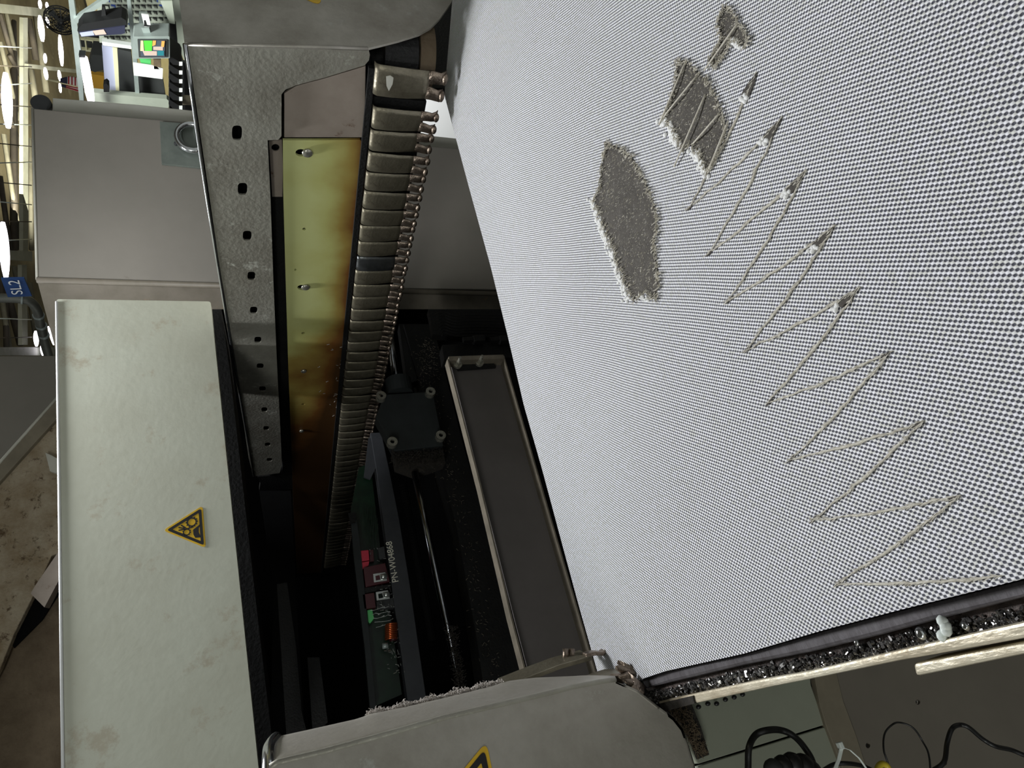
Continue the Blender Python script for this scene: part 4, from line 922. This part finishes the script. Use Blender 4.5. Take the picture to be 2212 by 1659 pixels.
# ================================================================== LEFT: GREY CABINET AND DUSTY GUARDS
PL = plane(60, 860, 2.9, -205, -9950)
slab('rear_cabinet', UU([(-60, 769), (60, 769), (190, 768), (190, 1300), (-60, 1300)], *PL), .3, M['cabinet'], label='plain taupe cabinet behind the dusty steel guards', cat='cabinet', bevel=.004)
Pg = plane(60, 1100, 2.2, 75, -3083)
dg = thing('dusty_guard', U(60, 1100, *Pg), 'slanted brown dusty steel guard plate with a pale upper edge', 'machine guard')
slab('plate', UU([(-60, 1085), (0, 1018), (122, 876), (180, 815), (180, 1130), (128, 1195), (112, 1200), (70, 1290), (30, 1370), (0, 1445), (-60, 1560)], *Pg), .03, M['rust'], parent=dg, bevel=.003)
Pg1 = (Pg[0], Pg[1] - Pg[0] * .02)
slab('upper_edge', UU([(-60, 1066), (0, 1000), (122, 857), (180, 795), (180, 850), (122, 905), (0, 1040), (-60, 1110)], *Pg1), .03, M['tan'], parent=dg, bevel=.003)
tube('edge_roll', [U(-60, 1066, *Pg1), U(180, 795, *Pg1)], .005, M['trim'], 8, parent=dg)
slab('catch_bracket', UU([(98, 978), (112, 984), (140, 1000), (140, 1028), (108, 1018)], *Pg1), .02, M['trim'], label='small pale bracket on the dusty guard beside the cream guard', cat='bracket')
Pg2 = (Pg[0], Pg[1] + Pg[0] * .05)
slab('lower_guard', UU([(-60, 1420), (0, 1410), (40, 1345), (100, 1300), (180, 1215), (190, 1800), (-60, 1800)], *Pg2), .03, M['rust2'], label='dark brown dusty plate at the lower left below the slanted guard', cat='machine guard', bevel=.003)
slab('hinge_block', UU([(66, 1282), (78, 1262), (130, 1186), (180, 1150), (180, 1230), (130, 1248), (96, 1312)], *Pg1), .05, M['cover_plate'], label='grey-brown hinge block between the two dusty plates', cat='hinge')
slab('gap_plate', UU([(20, 1380), (60, 1255), (125, 1180), (160, 1230), (90, 1340), (30, 1400)], *(Pg[0], Pg[1] + Pg[0] * .03)), .01, M['pit'], label='black gap plate between the dusty guards', cat='plate')

# ================================================================== SL2 SIGN AND CONDUIT
PSg = ('x', 2.9)
sg = thing('area_sign', U(35, 620, *PSg), 'blue hanging sign reading SL2', 'sign')
sgp = UU([(2, 602), (52, 601), (69, 640), (17, 642)], *PSg); slab('sign_board', sgp, .01, M['bluesign'], parent=sg)
ex = (sgp[1] - sgp[0]); ey = (sgp[0] - sgp[3])
# text axes: baseline runs up the photo (world +x side), letters' top faces photo left
V, Fc = text_geo('SL2', 1.0, Vector((0, 0, 0)), Vector((1, 0, 0)), Vector((0, 1, 0)), .0)
wx = max(q.x for q in V); hy = max(q.y for q in V)
q0, q1 = U(50, 636, 'x', 2.895), U(41, 605, 'x', 2.895); q2 = U(26, 637, 'x', 2.895)
V = [q0 + (q1 - q0) * (q.x / wx) + (q2 - q0) * (q.y / hy) + Vector((-.001, 0, 0)) for q in V]
add('lettering', V, Fc, M['white'], parent=sg, label='white letters SL2')
cd = tube('conduit_pipe', spline([U(-60, 643, 'x', 3.0), U(0, 644, 'x', 3.0), U(46, 646, 'x', 3.0), U(66, 652, 'x', 3.0), U(80, 670, 'x', 3.0), U(87, 700, 'x', 3.0), U(98, 745, 'x', 3.0), U(115, 800, 'x', 3.0)], 6), .028, M['duct'], 16, label='bent grey conduit pipe under the SL2 sign', cat='pipe')
for x0, y0, x1, y1 in ((46, 646, 50, 646.5), (83, 680, 84, 683), (89, 702, 90, 705), (94, 722, 95, 725)):
    v, f = tube_geo([U(x0, y0, 'x', 3.0), U(x1, y1, 'x', 3.0)], .033, 16); add('pipe_collar', v, f, M['alu'], parent=cd)

# ================================================================== CEILING STRUCTURE
ZC = 3.55
def bar(name, a_, b_, rad, m, z=ZC, **k):
    return tube(name, [U(*a_, 'z', z), U(*b_, 'z', z)], rad, M[m], 6, **k)
def beam(name, px, z, m, lab, h=.05, cat='beam', group='ceiling beams'): slab(name, [U(x, y, 'z', z) for x, y in px], h, M[m], nrm=Vector((0, 0, 1)), label=lab, cat=cat, group=group)
beam('ceiling_beam', [(-40, 2), (0, 8), (108, 20), (110, 38), (0, 28), (-40, 24)], 3.3, 'ibeam', 'pale steel ceiling beam crossing above the wire fan')
beam('ceiling_beam', [(61, 138), (166, 150), (166, 158), (61, 147)], 3.3, 'ibeam', 'short pale ceiling beam above the flag')
beam('ceiling_beam', [(50, 38), (60, 38), (61, 300), (61, 560), (50, 560), (50, 300)], 3.35, 'ibeam', 'long pale beam running beside the taupe cabinet')
beam('ceiling_beam', [(0, 540), (70, 543), (70, 564), (0, 560)], 3.3, 'ibeam', 'pale beam crossing just above the SL2 sign')
beam('ceiling_beam', [(47, 572), (58, 572), (60, 745), (48, 745)], 3.35, 'ibeam', 'pale beam running behind the conduit pipe')
beam('ceiling_beam', [(-40, 750), (122, 750), (122, 768), (-40, 768)], 3.2, 'duct', 'dark beam just above the rear taupe cabinet')
k_ = 0
for a_, c_ in (((0, 30), (28, 130)), ((14, 30), (40, 150)), ((62, 40), (78, 130)), ((0, 90), (40, 260)), ((30, 45), (34, 240)), ((76, 20), (100, 200)), ((0, 200), (50, 330)), ((8, 290), (45, 540)), ((30, 150), (30, 560)), ((64, 300), (68, 540)), ((20, 120), (50, 172)), ((66, 150), (80, 240)), ((0, 380), (22, 540)), ((5, 650), (20, 750)), ((20, 650), (45, 745)), ((30, 575), (58, 690)), ((10, 570), (14, 750)), ((62, 610), (78, 720)), ((0, 610), (18, 735))):
    k_ += 1
    bar('truss_rod', a_, c_, .035 if k_ % 3 else .05, 'truss' if k_ % 2 else 'trusslight', label='slim ceiling truss rod among many under the roof deck', cat='truss rod', group='ceiling truss rods')
for k in range(16):
    y = 100 + k * 42
    if 550 < y < 660: continue
    bar('ceiling_wire', (0, y), (68, y + random.uniform(-4, 8)), .008, 'truss' if k % 2 else 'alu', z=3.2, label='thin wire strung across below the ceiling trusses', cat='wire', group='ceiling wires')
lamps = [((86, 0), (87, 18), 6, 'upper left of the two short lamps by the top edge'), ((101, 5), (102, 19), 5, 'upper right of the two short lamps by the top edge'), ((86, 34), (92, 89), 10, 'broad lamp left of the wire fan'), ((101, 37), (104, 60), 6, 'short lamp beside the wire fan'), ((129, 76), (134, 142), 8, 'slim lamp under the wire fan'), ((97, 116), (98, 136), 6, 'short lamp above the small beam'), ((97, 146), (101, 172), 7, 'short lamp below the small beam'), ((127, 152), (130, 175), 6, 'short lamp above the flag'), ((129, 179), (131, 200), 5, 'short lamp behind the flag pole'), ((12, 158), (18, 276), 17, 'largest lamp at the left edge'), ((6, 480), (13, 600), 16, 'long lamp at the left edge above the blue sign'), ((77, 715), (79, 748), 9, 'lamp left of the conduit end'), ((91, 742), (93, 768), 8, 'lamp under the conduit end'), ((104, 705), (116, 745), 5, 'slanted lamp beside the conduit and the cabinet edge')]
for a_, c_, w_, lab in lamps:
    p, q = U(*a_, 'z', 3.15), U(*c_, 'z', 3.15); dist = ((p + q) / 2 - CAM).length; R0 = w_ / F * dist * .42; n_ = 8
    v, f = tube_geo([p.lerp(q, k / n_) for k in range(n_ + 1)], [R0 * max(.15, math.sin(math.pi * (k / n_ * .86 + .07)) ** .55) for k in range(n_ + 1)], 10)
    add('ceiling_lamp', v, f, M['lamp'], smooth=True, label='glowing white tube lamp: ' + lab, cat='ceiling lamp', group='glowing tube lamps')

# ================================================================== FAR WORKSTATION (rack facing the machine)
XW = 4.6
def W_(pts, off=0.0): return UU(pts, 'x', XW + off)
def wslab(name, pts, off, th, m, **k): return slab(name, W_(pts, off), th, M[m], nrm=Vector((1, 0, 0)), **k)
pb = wslab('pegboard', [(205, -60), (232, -60), (420, -60), (420, 90), (300, 100), (215, 92)], .25, .02, 'peg', label='grey pegboard rack full of black and blue hooks', cat='pegboard')
geo = []; gb_ = []
for r_ in range(7):
    for c_ in range(11):
        x = 232 + c_ * 13.0 - r_ * 0.5; y = 4 + r_ * 13.5 - 6
        if x > 372 or (r_ > 5 and x > 285): continue
        p = U(x, y, 'x', XW + .23); h_ = .03
        gg = gb_ if (r_ * 5 + c_ * 3) % 8 == 0 else geo
        gg += [box_geo(p, .012, .006, .024), box_geo(p + Vector((-.004, .007, -.010)), .012, .016, .006)]
v, f = merge(geo); add('black_hooks', v, f, M['hook'], parent=pb, kind='stuff'); v, f = merge(gb_); add('blue_hooks', v, f, M['blue'], parent=pb, kind='stuff')
wk = thing('rack_frame', U(210, 130, 'x', XW), 'grey aluminium rack frame with a diagonal brace beside the monitors', 'rack')
wslab('long_rail', [(143, -40), (154, -40), (176, 120), (182, 240), (174, 240), (158, 90)], 0, .05, 'alu', parent=wk)
wslab('long_rail', [(272, -20), (280, -20), (296, 130), (302, 215), (293, 215), (283, 90)], -.02, .04, 'alu', parent=wk)
wslab('brace', [(232, -8), (248, -8), (165, 52), (158, 42)], -.02, .04, 'alu', parent=wk)
wslab('shelf_bar', [(182, 198), (260, 206), (360, 214), (372, 224), (360, 236), (190, 218)], -.06, .05, 'peg', parent=wk)
wslab('post', [(300, 30), (318, 30), (318, 90), (300, 90)], .1, .03, 'alu', parent=wk)
wslab('corner_brace', [(346, 2), (372, 2), (378, 52), (366, 50)], -.02, .03, 'peg', parent=wk)
# dark monitor seen from its edge
dm = thing('monitor', U(220, 62, 'x', XW - .2), 'black flat monitor seen from below with a bluish picture', 'monitor')
wslab('casing', [(167, 66), (178, 52), (200, 48), (262, 38), (272, 44), (275, 56), (270, 60), (170, 72)], -.25, .12, 'hook', parent=dm)
wslab('screen', [(170, 70), (270, 56), (270, 72), (262, 74), (176, 80)], -.26, .02, 'navy', parent=dm)
wslab('picture_patch', [(172, 71), (200, 67), (204, 76), (176, 79)], -.264, .003, 'lilac', parent=dm)
wslab('picture_patch', [(200, 67), (224, 64), (230, 74), (206, 76)], -.264, .003, 'spink', parent=dm)
wslab('stand', [(220, 15), (226, 15), (230, 40), (238, 48), (212, 48), (219, 38)], -.2, .03, 'hook', parent=dm)
# control monitor with colourful screen
cmn = thing('control_monitor', U(328, 103, 'x', XW - .3), 'grey control monitor with green and orange screen', 'monitor')
wslab('casing', rr_px([(287, 79), (366, 78), (367, 126), (286, 127)], 3), -.34, .14, 'alu', parent=cmn)
wslab('bezel', [(297, 86), (361, 86), (360, 124), (300, 124)], -.35, .02, 'darkgrey', parent=cmn)
scn = wslab('screen', [(302, 87.5), (356, 88), (356, 122), (304, 122)], -.355, .004, 'screen', parent=cmn)
for pts, m_ in (([(304, 88), (309, 88), (311, 110), (303, 110)], 'screamy'), ([(310, 88), (329, 88), (328, 110), (313, 110)], 'sgreen'), ([(330, 88), (337, 88), (336, 97), (329, 100)], 'sorange'), ([(349, 89), (356, 89), (354, 102), (348, 100)], 'sorange'), ([(331, 101), (352, 101), (352, 109), (331, 108)], 'spink'), ([(308, 110), (339, 111), (339, 120), (312, 120)], 'spink'), ([(340, 110), (354, 110), (354, 120), (340, 120)], 'steal')):
    slab('screen_field', W_(pts, -.358), .002, M[m_], nrm=Vector((1, 0, 0)), parent=scn)
wslab('arm', [(305, 60), (322, 60), (327, 78), (312, 78)], -.3, .05, 'alu', parent=cmn)
ccd = wslab('clipboard_card', [(305, 30), (321, 32), (326, 58), (312, 58)], -.36, .01, 'white', label='white card hanging above the control monitor', cat='card')
wslab('card_slot', [(311, 44), (314, 44), (317, 54), (326, 55), (326, 58), (311, 57)], -.362, .002, 'hook', parent=ccd)
wslab('notice_sheet', [(287, 135), (328, 141), (352, 148), (351, 171), (289, 163)], -.3, .006, 'white', label='white notice sheet under the control monitor', cat='paper')
wslab('green_cloth', [(301, 127), (326, 127), (326, 140), (305, 138)], -.28, .03, 'sgreen', label='bright green folder between monitor and notice sheet', cat='folder') if False else wslab('green_folder', [(301, 127), (326, 127), (326, 140), (305, 138)], -.28, .03, 'lime', label='bright green folder between monitor and notice sheet', cat='folder')
wslab('brown_frame', [(331, 127), (347, 128), (348, 150), (333, 149)], -.3, .03, 'rust2', label='small dark brown box right of the green folder', cat='box')
wslab('display_board', [(254, 106), (283, 112), (292, 205), (258, 202)], .05, .03, 'darkgrey', label='black upright panel left of the notice sheet', cat='panel')
wslab('display_board', [(290, 165), (352, 172), (358, 212), (296, 206)], .06, .03, 'darkgrey', label='black panel under the notice sheet', cat='panel')
wslab('lilac_board', [(220, 98), (243, 102), (252, 205), (228, 205)], .12, .03, 'lilac', label='lilac board left of the black upright panel', cat='board')
wslab('cream_strip', [(243, 102), (253, 104), (260, 206), (251, 205)], .11, .03, 'creamboard', label='cream strip between lilac board and black panel', cat='strip')
wslab('roller_tube', [(220, 90), (283, 99), (284, 106), (222, 98)], .0, .04, 'white', label='white horizontal tube above the lilac board', cat='tube')
tl_ = W_([(181, 124), (197, 221)], -.15); v, f = tube_geo([tl_[0].lerp(tl_[1], k / 6) for k in range(7)], [.022, .027, .028, .028, .028, .026, .02], 10)
lt = thing('work_lamp', tl_[0], 'bright upright tube lamp at the workstation in front of the flag', 'lamp')
add('glowing_tube', v, f, M['lamp'], parent=lt, smooth=True); wslab('lamp_cap', [(170, 118), (184, 119), (184, 125), (171, 124)], -.16, .05, 'hook', parent=lt)
for k in range(7):
    y = 128 + k * 19
    b_ = thing('parts_bin', U(385, y, 'x', XW - .3), 'black tilted parts bin, %s down the column by the housing edge' % ['first', 'second', 'third', 'fourth', 'fifth', 'sixth', 'seventh'][k], 'bin', 'black parts bins')
    wslab('bin_body', [(366, y - 8), (388, y + 6), (392, y + 14), (374, y + 12), (364, y + 2)], -.30, .2, 'hook', parent=b_)
    wslab('bin_label', [(387, y + 6), (394, y + 6), (394, y + 14), (387, y + 14)], -.31, .005, 'white', parent=b_)
wslab('bin_back', [(366, 45), (380, 52), (384, 100), (396, 135), (400, 240), (372, 240), (364, 120)], .0, .03, 'hook', label='black upright backing behind the parts bins', cat='backing')
wslab('grey_backdrop', [(374, 0), (440, 0), (440, 250), (396, 250), (398, 130), (384, 100), (378, 50)], .2, .03, 'peg', label='grey board beside the silver housing edge', cat='board')
wslab('dark_shelf', [(395, 135), (440, 140), (440, 245), (398, 245)], .1, .03, 'hook', label='black shelf interior right of the parts bins', cat='shelf')
wslab('card_box', [(394, 214), (420, 216), (420, 228), (394, 226)], -.1, .05, 'tan', label='tan box on the dark shelf', cat='box')
wslab('white_cabinet', [(900, 170), (990, 170), (1010, 330), (900, 320)], -1.4, .05, 'white', label='bright white cabinet side seen through the gap behind the clips', cat='cabinet')
# yellow-railed mezzanine and amber goods
mz = thing('yellow_railing', U(190, 100, 'x', XW + 1.5), 'pale yellow railing far behind the monitor', 'railing')
for pts in ([(166, 82), (216, 89), (216, 92), (166, 85)], [(168, 106), (220, 112), (220, 115), (168, 109)], [(182, 84), (185, 84), (188, 108), (185, 108)], [(199, 87), (202, 87), (205, 111), (202, 111)]):
    wslab('rail', pts, 1.5, .04, 'creamboard', parent=mz)
wslab('dark_opening', [(160, 78), (222, 84), (226, 116), (164, 110)], 1.7, .05, 'darkgrey', label='dark panel behind the pale yellow railing', cat='panel')
wslab('amber_board', [(196, 160), (224, 164), (228, 205), (202, 203)], 1.3, .05, 'amber', label='amber coloured board right of the work lamp', cat='board')
wslab('grey_machine', [(198, 118), (222, 120), (226, 150), (205, 156), (190, 150)], 1.2, .2, 'darkgrey', label='blurry dark grey machine above the amber board', cat='machine')
wslab('black_bottle', [(223, 184), (230, 181), (235, 186), (236, 199), (224, 199)], -.1, .06, 'hook', label='black bottle on the rack shelf', cat='bottle')
for k in range(6): wslab('base_box', [(192 + k * 28, 214 + k * 2.6), (214 + k * 28, 216 + k * 2.6), (214 + k * 28, 232 + k * 2.6), (192 + k * 28, 232 + k * 2.6)], .1, .1, 'darkgrey', label='dark box under the rack shelf, %s from the work lamp' % ['first', 'second', 'third', 'fourth', 'fifth', 'sixth'][k], cat='box', group='dark boxes under the rack shelf')
# wire fan
fc = U(131, 44, 'x', 6.0); fn = thing('wall_fan', fc, 'round black wire cage fan under the ceiling beam', 'fan')
Rf = .115; d = (fc - CAM).normalized(); e1_ = Vector((0, 0, 1)); e1_ = (e1_ - d * e1_.dot(d)).normalized(); e2_ = d.cross(e1_)
ax_ = (d * .8 + e2_ * .5).normalized(); e2_ = ax_.cross(Vector((0, 0, 1))).normalized(); e1_ = e2_.cross(ax_)
geo = []
for rr_ in (1, .8, .6, .4, .2):
    for off in (-.05, .05):
        if rr_ == 1: off *= .3
        geo.append(tube_geo([fc + ax_ * off + (e1_ * math.cos(a) + e2_ * math.sin(a)) * Rf * rr_ for a in [2 * math.pi * k / 24 for k in range(25)]], .006 if rr_ == 1 else .003, 4, False))
for k in range(14):
    a = 2 * math.pi * k / 14
    for off in (-.05, .05): geo.append(tube_geo([fc + ax_ * off, fc + ax_ * off * .3 + (e1_ * math.cos(a) + e2_ * math.sin(a)) * Rf], .003, 4, False))
v, f = merge(geo); add('cage', v, f, M['hook'], parent=fn)
for k in range(3):
    a = 2 * math.pi * k / 3 + .5; r0 = e1_ * math.cos(a) + e2_ * math.sin(a); r1 = e1_ * math.cos(a + .7) + e2_ * math.sin(a + .7)
    slab('blade', [fc + r0 * .02, fc + r0 * .09, fc + (r0 + r1) * .052, fc + r1 * .088 + ax_ * .016, fc + r1 * .026 + ax_ * .01], .004, M['darkgrey'], parent=fn)
v, f = ell_geo(fc, .022, .022, .022); add('motor_hub', v, f, M['darkgrey'], parent=fn, smooth=True)
# flag
fl = thing('flag', U(150, 185, 'x', 7.0), 'small American flag drooping from a pole beside the work lamp', 'flag')
tube('pole', [U(104, 172, 'x', 7.0), U(140, 180, 'x', 7.0), U(176, 190, 'x', 7.0)], .012, M['screamy'] if False else M['creamboard'], 6, parent=fl)
def fquad(u0, u1, v0, v1, m_, off=0.0, lo=False):
    n_ = 5; P_ = []
    def q(u_, v_):
        if lo: return (132 + 42 * u_ , 183 + 7 * u_ + (10 * v_) * (.4 + .6 * u_))
        return (130 + 42 * u_, 178 + 9 * u_ - (17 * v_) * (.45 + .55 * min(1, u_ * 2)))
    top = [q(u0 + (u1 - u0) * k / n_, v1) for k in range(n_ + 1)]; bot = [q(u0 + (u1 - u0) * k / n_, v0) for k in range(n_ + 1)]
    slab('flag_cloth', UU(top + bot[::-1], 'x', 7.0 + off), .01, M[m_], nrm=Vector((1, 0, 0)), parent=fl)
fquad(0, 1, 0, 1, 'white'); fquad(0, .36, 0, 1, 'navy', -.012)
for k in range(4): fquad(.40 + k * .17, .47 + k * .17, 0, 1, 'red', -.012)
fquad(0.1, 1, 0, 1, 'white', 0, True); fquad(.1, 1, 0, .3, 'red', -.012, True); fquad(.1, 1, .62, .95, 'red', -.012, True); fquad(0, .25, 0, 1, 'navy', -.014, True)
